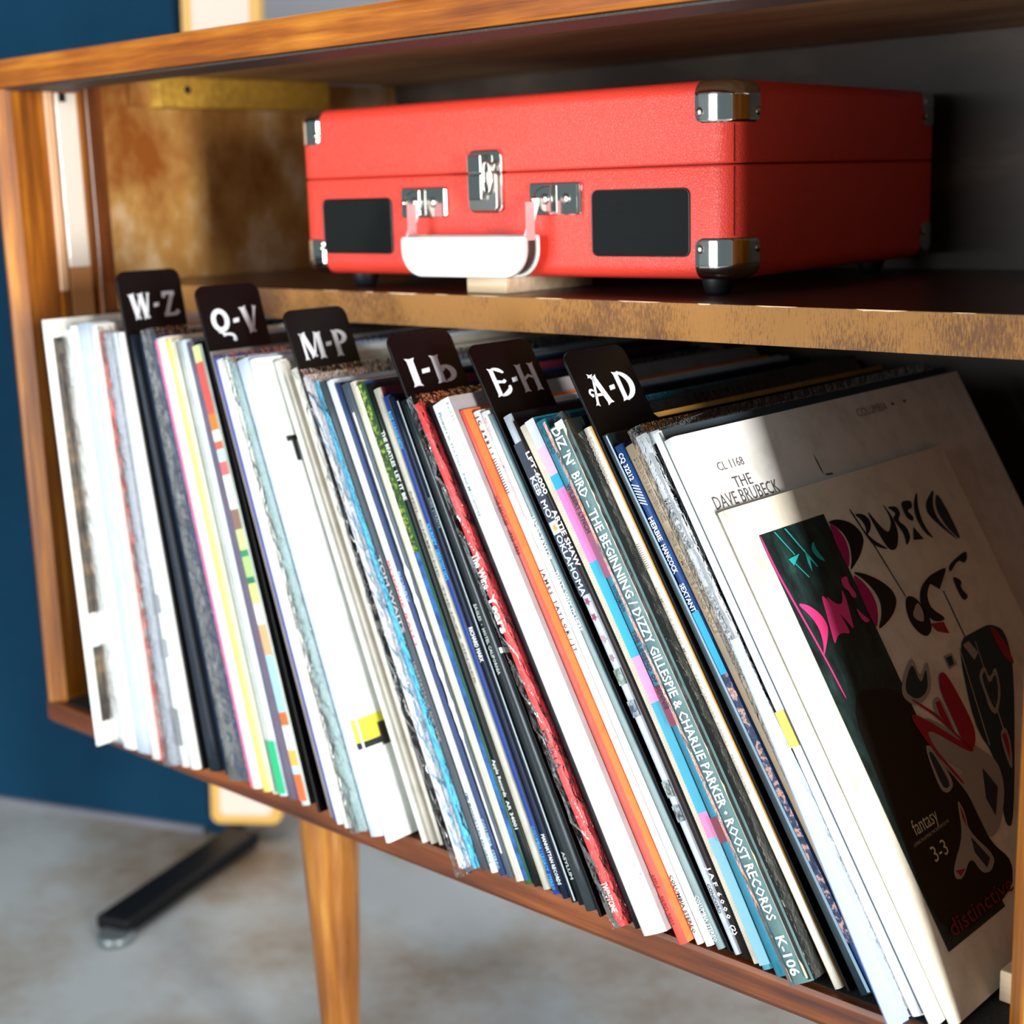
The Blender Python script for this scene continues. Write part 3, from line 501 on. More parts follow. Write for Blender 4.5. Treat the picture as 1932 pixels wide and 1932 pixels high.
# key: (spine colour, face colour, label, options)
REC = {
'r_photo': (WH, 'f3f2ea', 'white-bordered record sleeve with a dark brown photograph, first at the left end of the row', dict(cap=.0022, photo=1)),
'r_w1': ('e9f1f5', 'e6eef2', 'glossy white record sleeve in clear plastic right of the brown photograph sleeve', dict(bag=1)),
'r_w2': ('eef4f8', WH, 'plain white record spine, second white one from the left end', {}),
'r_w3': ('c3cfde', 'd3dce6', 'pale blue-grey record spine left of the thin cream and red pair', {}),
'r_cream': ('ece8e0', 'e8e2d6', 'off-white record spine touching the thin bright red spine', {}),
'r_red': ('e8402c', 'e8402c', 'thin bright red record spine near the left end', {}),
'r_bagg': ('9aa0aa', '8c929c', 'grey record spine in glinting clear plastic right of the thin red spine', dict(bag=1)),
'r_gw': ('d5dcdc', 'aab3b6', 'thin pale grey-green record spine left of the W-Z card', dict(bands=[(.0, .18, 'c4cbd0'), (.2, .215, '8a9094'), (.235, .25, '93999c'), (.29, .32, '7b8084')])),
'r_w4': (WH, WH, 'white record spine pressed against the black W-Z card', {}),
'r_blk': ('17202c', '0f141c', 'thick black record sleeve just right of the W-Z card', {}),
'r_bl1': ('1d2b42', '121c2c', 'dark slate-blue record spine left of the plastic-wrapped blue one', {}),
'r_bl2': ('243658', '16243a', 'blue-grey record spine in sparkling clear plastic left of the pink-edged spine', dict(bag=1)),
'r_pink': ('f2eee8', 'f2eee8', 'white record spine with a bright pink left edge', dict(strips=[(0, .2, 'ef6fa6')])),
'r_yel': ('f6d877', 'f3e7c0', 'soft yellow record spine beside the pink-edged one', {}),
'r_pale': ('e3e6d2', 'c9ccb8', 'thin pale green-white record spine right of the yellow one', dict(strips=[(.7, 1, '59646c')])),
'r_grn': ('ccdaea', 'b8c6d8', 'pale blue record spine that turns bright green at its foot', dict(bands=[(.298, .338, '23b477')])),
'r_purp': ('6b6175', '4c4656', 'dull purple-grey record spine left of the multicoloured one', {}),
'r_multi': ('c9d6d0', '3f3a3a', 'multicoloured record spine with red, green, blue and orange blocks left of the Q-V card', dict(cap=.0095, bands=[(.0, .012, 'c8d88a'), (.012, .05, 'c8524a'), (.05, .062, 'd87b2c'), (.062, .07, 'f0f0ea'), (.07, .076, 'd8644c'), (.076, .085, 'b8dce8'), (.085, .095, 'd86a6a'), (.095, .12, 'f3f4ea'), (.12, .135, '8a6a5a'), (.135, .15, 'c9dc8a'), (.15, .155, '3a8a5e'), (.155, .17, 'a8cf7a'), (.17, .175, '207a56'), (.175, .19, 'e2df80'), (.19, .205, 'f2f2ea'), (.205, .228, 'e0a878'), (.228, .27, '9fd2e6'), (.27, .28, 'c86a2c'), (.28, .298, 'e8ecea'), (.298, .31, 'e8b050'), (.31, .316, 'b8d4e8'), (.316, .336, 'cf6a36')])),
'r_taupe': ('a09492', '8a7f7c', 'thin taupe record spine just right of the Q-V card', {}),
'r_blu': ('5a62a8', '4a5290', 'thin violet-blue record spine right of the taupe one', {}),
'r_w5': (WH, WH, 'white record spine beside the thin violet-blue one', {}),
'r_cr2': ('f0efe6', 'e8e6dc', 'ivory record spine left of the grey-green one in plastic', {}),
'r_bag2': ('8ea6a4', '6d8a86', 'grey-green record spine in glinting clear plastic between ivory and pale blue spines', dict(bag=1)),
'r_pb': ('ccd8ec', 'b7c6e0', 'broad pale blue record spine left of the wide white sleeve', {}),
'r_big': (WH, 'f4f7f8', 'wide white record sleeve with a yellow and black band near its foot', dict(cap=.0052, big=1)),
'r_c1': ('ecebe0', 'f2f1ea', 'cream record sleeve with an open white end just right of the wide white sleeve', {}),
'r_c2': ('d9d2c4', 'd0c9ba', 'beige record spine between two cream sleeves left of the M-P card', {}),
'r_c3': ('e2dccf', 'c5beb0', 'light stone record spine directly left of the M-P card', {}),
'r_bag3': ('c9c9cc', 'c3c0c4', 'pale grey record in loose crumpled clear plastic left of the sky-blue spine', dict(bag=2, strips=[(.0, .4, 'dcd6d8')])),
'r_blue': ('49b2dc', '7cc4e0', 'sky-blue record spine beside the crumpled plastic sleeve', dict(bag=1)),
'r_tom': ('3f454b', '2d3136', 'dark grey record spine lettered TOM WAITS', dict(txt=[('TOM WAITS', .1215, .1747, .0036, .5, 'a9adb0', .02), ('HEARTATTACK AND VINE', .1948, .2493, .0024, .5, '8a8684', 0)])),
'r_emi': ('dfe8f2', 'c6d2e0', 'white record spine with small red lettering and EMI MANHATTAN at the foot', dict(txt=[('BONNIE RAITT', .1254, .1858, .0024, .45, 'e0605a', 0), ('EMI MANHATTAN RECORDS', .2841, .3317, .0026, .45, '4c6670', 0)])),
'r_navy': ('2a3c66', '22304e', 'navy blue record spine lettered COLUMBIA at its foot', dict(txt=[('BOBBY', .1306, .1520, .0026, .5, '8fb0d8', 0), ('COLUMBIA  STEREO', .2984, .3321, .0026, .5, '9cc4d8', 0)])),
'r_torn': ('4a5560', '3c444c', 'grey record spine with a ragged white tear along its middle', dict(torn=1)),
'r_cr3': ('ded9c6', 'cfc9b4', 'cream-striped record spine left of the green and blue one', dict(strips=[(.3, .36, '8a8674'), (.62, .68, '8a8674')])),
'r_green': ('2f5a2a', '1b3a68', 'record spine mottled green above and blue below', dict(green=1)),
'r_beat': ('101513', '0e1211', 'black record spine lettered THE BEATLES LET IT BE', dict(txt=[('THE BEATLES', .0317, .056, .0032, .5, 'e0e6e0', 0), ('LET IT BE', .059, .0789, .0032, .5, 'e0e6e0', 0), ('Apple Records', .2533, .278, .0028, .5, 'd8dcd6', 0), ('AR 34001', .2805, .2993, .0028, .5, 'd8dcd6', 0)])),
'r_tp2': ('b9b6a8', '6a2238', 'stone-grey record spine right of the LET IT BE spine', dict(txt=[('NEIL DIAMOND  THE JAZZ SINGER', .07, .20, .0016, .5, '6a685f', 0)])),
'r_jour': ('1f3f8c', '14294f', 'blue record spine lettered JOURNEY GREATEST HITS in light blue', dict(txt=[('BOZ SCAGGS HITS!', .0102, .0355, .0028, .5, '4ab0dc', .01), ('JOURNEY', .0859, .1010, .0032, .5, '3aa8e0', .01), ('GREATEST HITS', .1035, .1241, .0032, .5, '3aa8e0', .01), ('COLUMBIA / LEGACY  STEREO', .2867, .3282, .0028, .5, '3aa0d8', .01)], strips=[(.82, 1, '10151c')])),
'r_marx': ('0f1a30', '0e1726', 'dark navy record spine lettered RICHARD MARX in white', dict(txt=[('RICHARD MARX', .1545, .1773, .0034, .5, 'eef2f4', .025), ('MANHATTAN RECORDS', .2903, .3229, .003, .5, 'e4e8ea', .02)])),
'r_gr1': ('18202a', '121820', 'black record spine with dim grey lettering left of the Eagles spine', dict(txt=[('DIRE STRAITS', .0657, .0860, .0024, .4, '6f8088', 0)], strips=[(.74, 1, 'b7c3c8')])),
'r_eag': ('131b20', '10161a', 'black record spine lettered EAGLES HOTEL CALIFORNIA', dict(txt=[('EAGLES  \u2022  HOTEL CALIFORNIA', .1364, .1826, .0026, .5, 'cfd8d4', 0), ('ASYLUM', .2975, .3152, .0024, .5, 'c8d0ce', 0)])),
'r_bk2': ('2a3338', '16191c', 'plain glossy black record sleeve directly left of the I-L card', dict(coat=1)),
'r_year': ('ee4a48', '8f1d22', 'red record spine with white lettering in crinkled plastic right of the I-L card', dict(bag=1, cap=.0100, txt=[('The Wine', .100, .123, .0058, .5, 'fbf4f0', .03), ('Years', .127, .152, .0062, .5, 'fbf4f0', .03), ('m', .215, .2235, .006, .5, '2a1516', .0), ('in LA', .2265, .240, .0056, .5, '2a3548', 0), ('TWIN/TONE', .3115, .330, .0048, .5, 'fbf4f0', .01)])),
'r_bk3': ('16141a', '15161a', 'thin black record sleeve between the red plastic-wrapped spine and the white box', dict(redline=1)),
'r_box': ('f5f8f9', 'a39ca0', 'thick white record box lettered Flowers In The Dirt', dict(cap=.0190, box=1, txt=[('Flowers In The Dirt \u2013 Paul McCartney', .0061, .075, .0022, .32, '5f8a86', 0)])),
'r_b62': ('ee5448', 'f27a42', 'red record spine lettered THE BEATLES 1962-1966', dict(cap=.0088, txt=[('THE BEATLES', .0567, .076, .0026, .45, '5a1c22', 0), ('1962-1966', .0795, .0952, .0026, .45, '5a1c22', 0), ('APPLE', .2977, .3065, .0026, .45, '7a1f26', 0), ('SKBO 3403', .3111, .3287, .0026, .45, '7a1f26', 0)])),
'r_jt': ('f2f3f4', 'e9e6e6', 'white record spine lettered JAMES TAYLOR / JT', dict(txt=[('J C  3 4 8 1 1', .0029, .0287, .0028, .72, '17181c', .03), ('J A M E S   T A Y L O R  /  J T', .1045, .1581, .0028, .72, '17181c', .03), ('COLUMBIA STEREO', .2983, .3342, .0028, .70, '2a1c22', .028)], barcode=(.0315, .0553, '3c3c40', 14))),
'r_gor': ('e6ebec', 'dde3e4', 'pale white record spine with faint pink lettering right of the JT spine', dict(txt=[('BS 2866', .0036, .0178, .0022, .4, 'd8a8ae', 0), ('JAMES TAYLOR / GORILLA', .0313, .0708, .0024, .4, 'd8a8ae', 0)])),
'r_why': ('7f9294', '4a6678', "grey-green record spine lettered THAT'S WHY I'M HERE", dict(txt=[('JAMES TAYLOR', .0671, .096, .0032, .45, 'd6dfe4', 0), ("THAT'S WHY I'M HERE", .1029, .1421, .0032, .45, 'd6dfe4', 0), ('COLUMBIA STEREO', .3077, .336, .003, .5, 'd6dfe4', 0)])),
'r_keb': ('b9c2cf', '181a20', "record spine lettered KEB' MO' OKLAHOMA with small pictures right of the E-H card", dict(keb=1, txt=[("KEB' MO'", .0406, .0685, .0042, .5, 'd5e2f2', .02), ('OKLAHOMA', .079, .1179, .0044, .5, 'c3d6ea', .02), ('CONCORD', .2979, .3156, .0022, .5, '3a3c44', 0)])),
'r_art': ('1a1512', '17120f', 'black record spine lettered ARTIE SHAW in white capitals', dict(txt=[('LPT-6000', .0207, .0485, .0034, .5, 'f2f0ee', .012), ('ARTIE SHAW', .0589, .0956, .0038, .5, 'f6f4f2', .018), ('J A F  6 0 0 0  (2)', .2831, .3236, .003, .5, 'efeeec', 0)])),
'r_dot': ('e3dac6', 'cfc5b0', 'cream record spine with tiny dark dots left of the shiny pink and blue one', dict(dots=1)),
'r_cp': ('foil', '2b93ad', 'shiny foil record spine in blocks of lilac, pink and turquoise', dict(cpb=1)),
'r_cp2': ('2f7a92', '245a6c', 'deep turquoise record spine lettered CP 850 left of the wide grey-green spine', dict(bands=[(.044, .10, '8a4a66'), (.168, .192, '7c3348'), (.247, .262, '6e3040')], txt=[('CP 850', .0041, .0213, .0034, .5, '12505e', 0), ('WILBERT LYNCH', .0411, .072, .0034, .5, '3c1c2e', 0), ('WINGMAN', .1051, .1217, .0034, .5, '174a60', 0), ('THE LEGEND OF BENNIE', .1333, .182, .0034, .5, '3a2038', 0)])),
'r_diz': ('5f7f80', '151a1a', "wide grey-green record spine lettered DIZ 'N' BIRD THE BEGINNING", dict(cap=.0150, bag=1, diz=1, txt=[("DIZ 'N'", .001, .0255, .0064, .42, 'f2f5f2', .012), ('BIRD \u2013 THE BEGINNING / DIZZY GILLESPIE & CHARLIE PARKER \u2022 ROOST RECORDS', .030, .3016, .0064, .42, 'f2f5f2', .012), ('K-106', .3109, .3334, .0062, .42, 'f2f5f2', .012)])),
'r_sch': ('efe9da', 'd9a050', 'ivory record spine lettered SCHOENBERG left of the A-D card', dict(txt=[('SCHOENBERG', .0055, .035, .003, .5, 'a5a09a', 0), ('COMPLETE PIANO MUSIC   PAUL JACOBS, PIANIST   NONESUCH', .1001, .2259, .0022, .5, 'a8a296', 0)], barcode=(.0735, .0895, '8a857c', 12))),
'r_blk4': ('2e3c42', '1b2326', 'plain dark grey record spine just right of the A-D card', dict(strips=[(.75, 1, '86a6ba')])),
'r_han': ('1c3f78', '152a4c', 'blue record spine lettered HERBIE HANCOCK SEXTANT', dict(han=1, txt=[('CQ 32212', .0048, .0217, .0034, .5, 'e6f0f6', .01), ('HERBIE', .0453, .0600, .0034, .5, 'e8f2fa', .015), ('HANCOCK', .0625, .0802, .0034, .5, 'e8f2fa', .015), ('SEXTANT', .0868, .1039, .0034, .5, 'd8e8f8', .015)])),
'r_tp3': ('a08e74', '8a785e', 'tan record spine with dim lettering right of the blue HANCOCK spine', dict(txt=[('MILES DAVIS & MODERN JAZZ', .0081, .0482, .003, .45, '8a7b68', 0), ('THE COMPLETE PIANO ROLLS', .0548, .1168, .003, .45, '86765f', 0)])),
'r_mil': ('c3c6c9', 'd8dade', 'worn pale grey record spine lettered MILES DAVIS in thin plastic', dict(bag=1, torn2=1, cap=.0088, txt=[('MILES DAVIS', .0387, .0697, .0034, .35, '77787a', 0), ('SEVEN STEPS TO HEAVEN', .0923, .1496, .0034, .35, '828384', 0)])),
'r_w6': ('f5f5f2', '3d474e', 'white record spine with a yellow tape patch right of the MILES DAVIS spine', dict(tape=1, cap=.0105, strips=[(.86, 1, '39444a')])),
'r_cl': ('f2f2ee', 'f3f3f0', 'white record cover lettered CL 1168 THE DAVE BRUBECK, standing behind the Brubeck Octet cover', dict(cap=.0075, cl=1)),
'r_oct': ('f1eddd', 'efe9d8', 'smaller cream, black and magenta Brubeck Octet cover at the right end of the row', dict(depth=.252, octet=1)),
}
NDEP = .337
for idx, k in enumerate(ORDER):
    if k[0] != 'r': continue
    sc, fc, label, op = REC[k]; sl = Slot(k); sl.cap = op.get('cap')
    dep = op.get('depth', NDEP) + ((idx*37) % 7 - 3)*.0006
    ms = foil() if sc == 'foil' else paper(sc, .30 if op.get('coat') else .5, coat=.4 if op.get('coat') else .04)
    mf = paper(fc, .5)
    root = empty('record', sl.B); tag(root, label, 'record', 'records in the sideboard')
    sleeve(sl, [ms, mf], dep, parent=root, seed=idx)
    for (a, b_, c) in op.get('strips', []): patch(sl, 'colour_stripe', (.001, sl.L-.001, a, b_), flat(c, .5), root, .00015)
    for (a, b_, c) in op.get('bands', []): patch(sl, 'colour_block', (a, b_, .06, .94), flat(c, .5), root, .0002, K=2)
    for t_ in op.get('txt', []): lettering(sl, root, t_[0], t_[1], t_[2], t_[3], t_[4], t_[5], off=.0005, bold=max(t_[6], .02))
    if 'barcode' in op:
        a, b_, c, n = op['barcode']; m = MB()
        for i in range(n):
            q = a+(b_-a)*i/n; m.add([sl.P(q, sl.t(q)*.15, -.0004), sl.P(q, sl.t(q)*.9, -.0004), sl.P(q+(b_-a)/n*.4, sl.t(q)*.9, -.0004), sl.P(q+(b_-a)/n*.4, sl.t(q)*.15, -.0004)], [(0, 1, 2, 3)])
        m.build('printed_lines', [flat(c)], root, fix=False)
    if op.get('photo'):
        patch(sl, 'cover_photograph', (.014, .325, .0065, dep-.01), mottled('dark_photo', [(.35, '15110d'), (.52, '4f4438'), (.66, '8a6a48'), (.75, 'b9a58c')], 55, .4), root, .0003, on='face')
        patch(sl, 'white_cover_block', (.235, .262, .0065, .03), flat('dfe3e2', .5), root, .0005, on='face')
    if op.get('big'):
        patch(sl, 'yellow_band', (.2555, .2715, 0, 1), flat('e6e24c', .5), root, .0003); patch(sl, 'yellow_band', (.2555, .2715, .0016, .05), flat('e6e24c', .5), root, .0003, on='face')
        patch(sl, 'black_band', (.2715, .2760, 0, 1), flat('20252a', .5), root, .0003); patch(sl, 'black_band', (.2715, .2760, .0016, .05), flat('20252a', .5), root, .0003, on='face')
        patch(sl, 'black_band', (.262, .278, .0172, .05), flat('2c2226', .5), root, .0005, on='face')
        patch(sl, 'black_letter_stroke', (.0565, .0600, .0095, .03), flat('15181a', .5), root, .0004, on='face'); patch(sl, 'black_letter_stroke', (.0565, .0745, .0135, .0172), flat('15181a', .5), root, .0004, on='face')
    if op.get('torn'):
        rnd = random.Random(3); vs = []; K = 60
        for i in range(K+1):
            q = .02+.30*i/K; c = .55; a = .05+.28*(1 if .36 < i/K < .75 else .25)*rnd.uniform(.4, 1)
            vs += [sl.P(q, sl.t(q)*(c-a), -.0004), sl.P(q, sl.t(q)*(c+a), -.0004)]
        MB().add(vs, [(2*i, 2*i+1, 2*i+3, 2*i+2) for i in range(K)]).build('torn_paper', [flat('ece9dc', .7)], root, fix=False)
    if op.get('torn2'):
        rnd = random.Random(5); vs = []; K = 70
        for i in range(K+1):
            q = .012+.30*i/K; vs += [sl.P(q, sl.t(q)*(.62+rnd.uniform(-.05, .05)), -.0004), sl.P(q, sl.t(q)*(.80+rnd.uniform(-.08, .1)), -.0004)]
        MB().add(vs, [(2*i, 2*i+1, 2*i+3, 2*i+2) for i in range(K)]).build('worn_edge', [flat('8e9298', .7)], root, fix=False)
    if op.get('green'):
        patch(sl, 'green_print', (.001, .116, .1, 1), mottled('green_foliage', [(.38, '0c1a0e'), (.5, '24491a'), (.62, '8fa32a')], 330, .5), root, .0003)
        patch(sl, 'blue_print', (.116, .335, .1, 1), mottled('blue_print', [(.4, '123a6e'), (.6, '2a6aa8')], 60, .45), root, .0003)
        patch(sl, 'cream_edge', (.001, .335, 0, .22), flat('e2dcc8', .5), root, .0004)
    if op.get('redline'):
        patch(sl, 'red_line', (.0, .105, .005, .0062), flat('7d1526'), root, .0003, on='face')
    if op.get('box'):
        face_t = sl; lettering(sl, root, 'Paul McCartney Archive Collection', .0035, .0663, .0022, .93, '5a6a70', off=.0004)
        rnd = random.Random(2); pts = []
        for i in range(60):
            q = .296+.022*i/59; pts.append((q+.0012*math.sin(i*.9), .91+.10*math.sin(i*.55)))
        vs = []
        for q, a in pts: vs += [sl.P(q, sl.t(q)*a, -.0004), sl.P(q+.0002, sl.t(q)*a+.00025, -.0004)]
        MB().add(vs, [(2*i, 2*i+1, 2*i+3, 2*i+2) for i in range(59)]).build('pen_signature', [flat('3a424c')], root, fix=False)
    if op.get('keb'):
        patch(sl, 'dark_title_block', (.018, .118, 0, 1), flat('1d2a3c', .5), root, .0002)
        patch(sl, 'light_print', (.070, .078, .1, .9), flat('d8dce0', .5), root, .0003)
        for q, c in ((.0742, 'c99a4a'), (.122, '8a3a58'), (.132, '8a3a58'), (.146, 'b08a90'), (.158, '8f7a7c')):
            MB().add([sl.P(q+.0028*math.cos(a*math.pi/5)*(1 if a % 2 == 0 else .5), sl.t(q)*.5+.0022*math.sin(a*math.pi/5)*(1 if a % 2 == 0 else .5), -.0005) for a in range(10)], [tuple(range(10))]).build('small_picture', [flat(c)], root, fix=False)
        for q, c in ((.165, '4a6a4a'), (.185, '31405a'), (.235, '3c4a3c'), (.25, '2a3440')):
            patch(sl, 'small_picture', (q, q+.010, .1, .85), mottled('leaf_print_'+c, [(.4, c), (.6, '9aa8ac')], 260, .5), root, .0004, K=2)
    if op.get('dots'):
        m = MB(); q = .03
        r = 0
        while q < sl.L-.004:
            for a in range(3):
                c = .2+.3*a+(.15 if r % 2 else 0); s_ = .00022; p = sl.P(q, sl.t(q)*c, -.0004)
                m.add([p+sl.ax*s_, p+sl.n*s_, p-sl.ax*s_, p-sl.n*s_], [(0, 1, 2, 3)])
            q += .0009; r += 1
        o = m.build('printed_dots', [flat('6a645a')], root, fix=False, weld=False); o['kind'] = 'stuff'
    if op.get('cpb'):
        for a, b_, c in ((.0, .018, 'c8cce6'), (.018, .036, 'd9b6dc'), (.036, .045, '3aa6c8'), (.045, .092, 'ee86c4'), (.092, .152, '3fb0d2'), (.152, .180, 'f0a0d8'), (.180, .247, '4aa6c4'), (.247, .262, 'd888b8'), (.262, .337, '7fb4c6')):
            patch(sl, 'colour_block', (a, b_, .03, .97), flat(c, .25, .15, .5), root, .0003, K=4)
    if op.get('han'):
        patch(sl, 'bright_blue_block', (.104, .142, .1, .95), flat('1296d4', .4), root, .0003)
        patch(sl, 'printed_picture', (.142, .30, .1, .95), mottled('tribal_print', [(.36, '0c1630'), (.5, '243a68'), (.58, 'd8a890'), (.66, '7a2c30'), (.74, 'a8c8e0')], 170, .45), root, .0003)
        m = MB()
        for i in range(7):
            q = .0234+.0019*i; m.add([sl.P(q, sl.t(q)*.15, -.0004), sl.P(q+.003, sl.t(q)*.85, -.0004), sl.P(q+.0038, sl.t(q)*.85, -.0004), sl.P(q+.0008, sl.t(q)*.15, -.0004)], [(0, 1, 2, 3)])
        m.build('printed_lines', [flat('c8dcea')], root, fix=False)
    if op.get('diz'):
        rnd = random.Random(9)
        for side in (0, 1):
            vs = []; K = 90
            for i in range(K+1):
                q = .002+.334*i/K; w_ = .0003+(.0010 if rnd.random() < .12 else 0)*rnd.uniform(.3, 1)+(.0012 if (q < .006 or q > .326) else 0); base = .0002 if side == 0 else sl.t(q)*.80
                vs += [sl.P(q, base, -.0006), sl.P(q, base+w_*(1 if side == 0 else 1), -.0006)]
            MB().add(vs, [(2*i, 2*i+1, 2*i+3, 2*i+2) for i in range(K)]).build('worn_edge', [flat('d9c9a4', .7)], root, fix=False)
        patch(sl, 'black_spine_strip', (.001, .337, .84, 1), flat('111516', .3, 0, .5), root, .00045)  # black strip down the right side of the spine
        patch(sl, 'torn_paper', (-.001, .004, .5, .95), flat('e6dcc0', .7), root, .0009, K=2)
    if op.get('tape'): patch(sl, 'yellow_tape', (.1664, .1871, .05, .85), flat('f0bf50', .5), root, .0006)
    if op.get('cl'):
        face_text(sl, root, 'CL 1168', .0265, .0520, .0255, .0052, '6f6a6c'); face_text(sl, root, 'THE', .0345, .0520, .0375, .0070, '5a5558')
        face_text(sl, root, 'DAVE BRUBECK', .0095, .0735, .0462, .0078, '5a5558'); face_text(sl, root, 'QUARTET', .030, .062, .0572, .0070, '2a2a2e', .01)
        face_text(sl, root, 'COLUMBIA', .188, .226, .0150, .0056, 'a06a70'); face_text(sl, root, '\u2022  \u2022', .232, .252, .0150, .006, '4a4a4c')
        for q, d, a, b_, c in ((.030, .121, .014, .0016, '30505e'), (.044, .1235, .0016, .009, '46565e'), (.052, .119, .008, .002, '2c5a78'), (.056, .108, .009, .003, '2c5a78'), (.056, .1, .011, .002, '2c5a78'), (.060, .116, .008, .004, '2c5a78')):
            pts = [(q, d), (q+a*.3, d+b_*.9), (q+a, d+b_), (q+a*.8, d+b_*.2)]
            MB().add([sl.P(x, sl.t(x)+.0003, y) for x, y in pts], [(0, 1, 2, 3)]).build('ink_sketch', [flat(c)], root, fix=False)
    if op.get('octet'):
        OC = {'blk': '0c0c0c', 'mag': 'b31467', 'pnk': 'f0408a', 'tea': '27b5b0', 'drk': '1c3038', 'gpk': 'b8a6a2', 'gry': 'a49c92', 'cri': 'a30f30'}
        patch(sl, 'dark_cover_block', (.019, .2612, .0216, .0892), mottled('worn_dark_print', [(.35, '101a1a'), (.6, '1d3534'), (.75, '2c4a46')], 120, .5, (1, 1, .2)), root, .0003, on='face', K=3)
        def chaikin(pp, it=2):
            if len(pp) <= 4: return pp
            for _ in range(it):
                o_ = []
                for i in range(len(pp)):
                    a, b_ = pp[i], pp[(i+1) % len(pp)]; o_ += [(a[0]*.78+b_[0]*.22, a[1]*.78+b_[1]*.22), (a[0]*.22+b_[0]*.78, a[1]*.22+b_[1]*.78)]
                pp = o_
            return pp
        for c, l, pts in ART:
            pts = chaikin(pts)
            pts = [(min(a, 252), min(b_, 249)) for a, b_ in [(p[0], p[1]) for p in pts]] if False else pts
            MB().add([sl.P(a/1000, sl.t(a/1000)+.0003+l*.0002, min(b_/1000, dep-.002)) for a, b_ in pts], [tuple(range(len(pts)))]).build('cover_art', [flat(OC[c], .5)], root, fix=False)
        face_text(sl, root, 'fantasy', .0375, .064, .2015, .0085, 'cfc3a2', 0, 0, .0012); face_text(sl, root, 'LONG PLAYING MICROGROOVE', .032, .0725, .2060, .0018, 'b3a98e', 0, -.02, .0012)
        face_text(sl, root, '3-3', .044, .060, .2190, .0085, 'd3c8ac', 0, 0, .0012); face_text(sl, root, 'distinctive', .030, .104, .2565, .0090, '7c1830', 0, 0, .0012)
    if op.get('bag'):
        if k == 'r_bag3': bag_mesh(sl, root, dep*.98, idx, q0=-.004, q1=sl.L+.004, grow=.003, front=.005, amp=.0022)
        elif k == 'r_year': bag_mesh(sl, root, dep*.98, idx, grow=.0026, front=.003, amp=.0016)
        elif k == 'r_diz': bag_mesh(sl, root, dep*.98, idx, front=.0015, amp=.00025, mat=BAG_S)
        else: bag_mesh(sl, root, dep*.98, idx)
# pale paper inner sleeve hanging out beside the yellow tape
pv = []; sm = Slot('r_mil')
for i in range(13):
    t = i/12; q = .125+(sm.L+.006-.125)*t; wdt = .002+.026*t**1.3; f = -.0040-.0125*t
    pv += [sm.P(q, sm.t(q)*.55, f), sm.P(q, sm.t(q)*.98, f+wdt)]
sh = MB().add(pv, [(2*i, 2*i+1, 2*i+3, 2*i+2) for i in range(12)], 0, True)
sh.v += [tuple(Vector(p)+Vector((.0005, 0, .0003))) for p in pv]; n0 = 26
sh.f += [(n0+2*i, n0+2*i+2, n0+2*i+3, n0+2*i+1) for i in range(12)]; sh.mi += [0]*12; sh.sm += [True]*12
o = sh.build('paper_inner_sleeve', [flat('a6b8d6', .7)], fix=False)
tag(o, 'loose pale blue paper inner sleeve poking out below the yellow tape patch', 'paper sleeve')
sh = MB(); s6 = Slot('r_w6')
sh.add([s6.P(-.004, -.012, .002), s6.P(-.0015, .004, .004), s6.P(-.006, .001, .055), s6.P(-.0075, -.006, .050), s6.P(.006, -.010, .0015), s6.P(.004, .002, .003)], [(0, 1, 2, 3), (0, 4, 5, 1)])
o = sh.build('folded_paper_corner', [flat('aab0b6', .7)], fix=False)
tag(o, 'folded grey paper corner lying over the sleeve tops right of the A-D card', 'paper')

# ---------------------------------------------------------------- divider cards with lettered tabs
def stroke(x0, y0, x1, y1, w0, w1=None):
    w1 = w1 or w0; d = Vector((x1-x0, y1-y0)); n = Vector((-d.y, d.x)).normalized(); u = d.normalized(); fl = .035
    p = [(x0+n.x*(w0/2+fl)-u.x*.0, y0+n.y*(w0/2+fl)), (x0+n.x*w0/2*.9+u.x*.1, y0+n.y*w0/2*.9+u.y*.1), (x1+n.x*w1/2*.9-u.x*.1, y1+n.y*w1/2*.9-u.y*.1), (x1+n.x*(w1/2+fl), y1+n.y*(w1/2+fl)),
         (x1-u.x*.035, y1-u.y*.035),
         (x1-n.x*(w1/2+fl), y1-n.y*(w1/2+fl)), (x1-n.x*w1/2*.9-u.x*.1, y1-n.y*w1/2*.9-u.y*.1), (x0-n.x*w0/2*.9+u.x*.1, y0-n.y*w0/2*.9+u.y*.1), (x0-n.x*(w0/2+fl), y0-n.y*(w0/2+fl)), (x0+u.x*.035, y0+u.y*.035)]
    return [p]
def arc(cx, cy, rx, ry, a0, a1, w0, wm, w1, n=14):
    outp = []; inp = []
    for i in range(n+1):
        t = i/n; a = math.radians(a0+(a1-a0)*t); w = (w0*(1-t)+w1*t)+(wm-(w0+w1)/2)*math.sin(math.pi*t)
        outp.append((cx+rx*math.cos(a), cy+ry*math.sin(a))); inp.append((cx+(rx-w)*math.cos(a), cy+(ry-w)*math.sin(a)))
    return [[outp[i], outp[i+1], inp[i+1], inp[i]] for i in range(n)]
def ball(x, y, r): return [[(x+r*math.cos(a*math.pi/6), y+r*math.sin(a*math.pi/6)) for a in range(12)]]
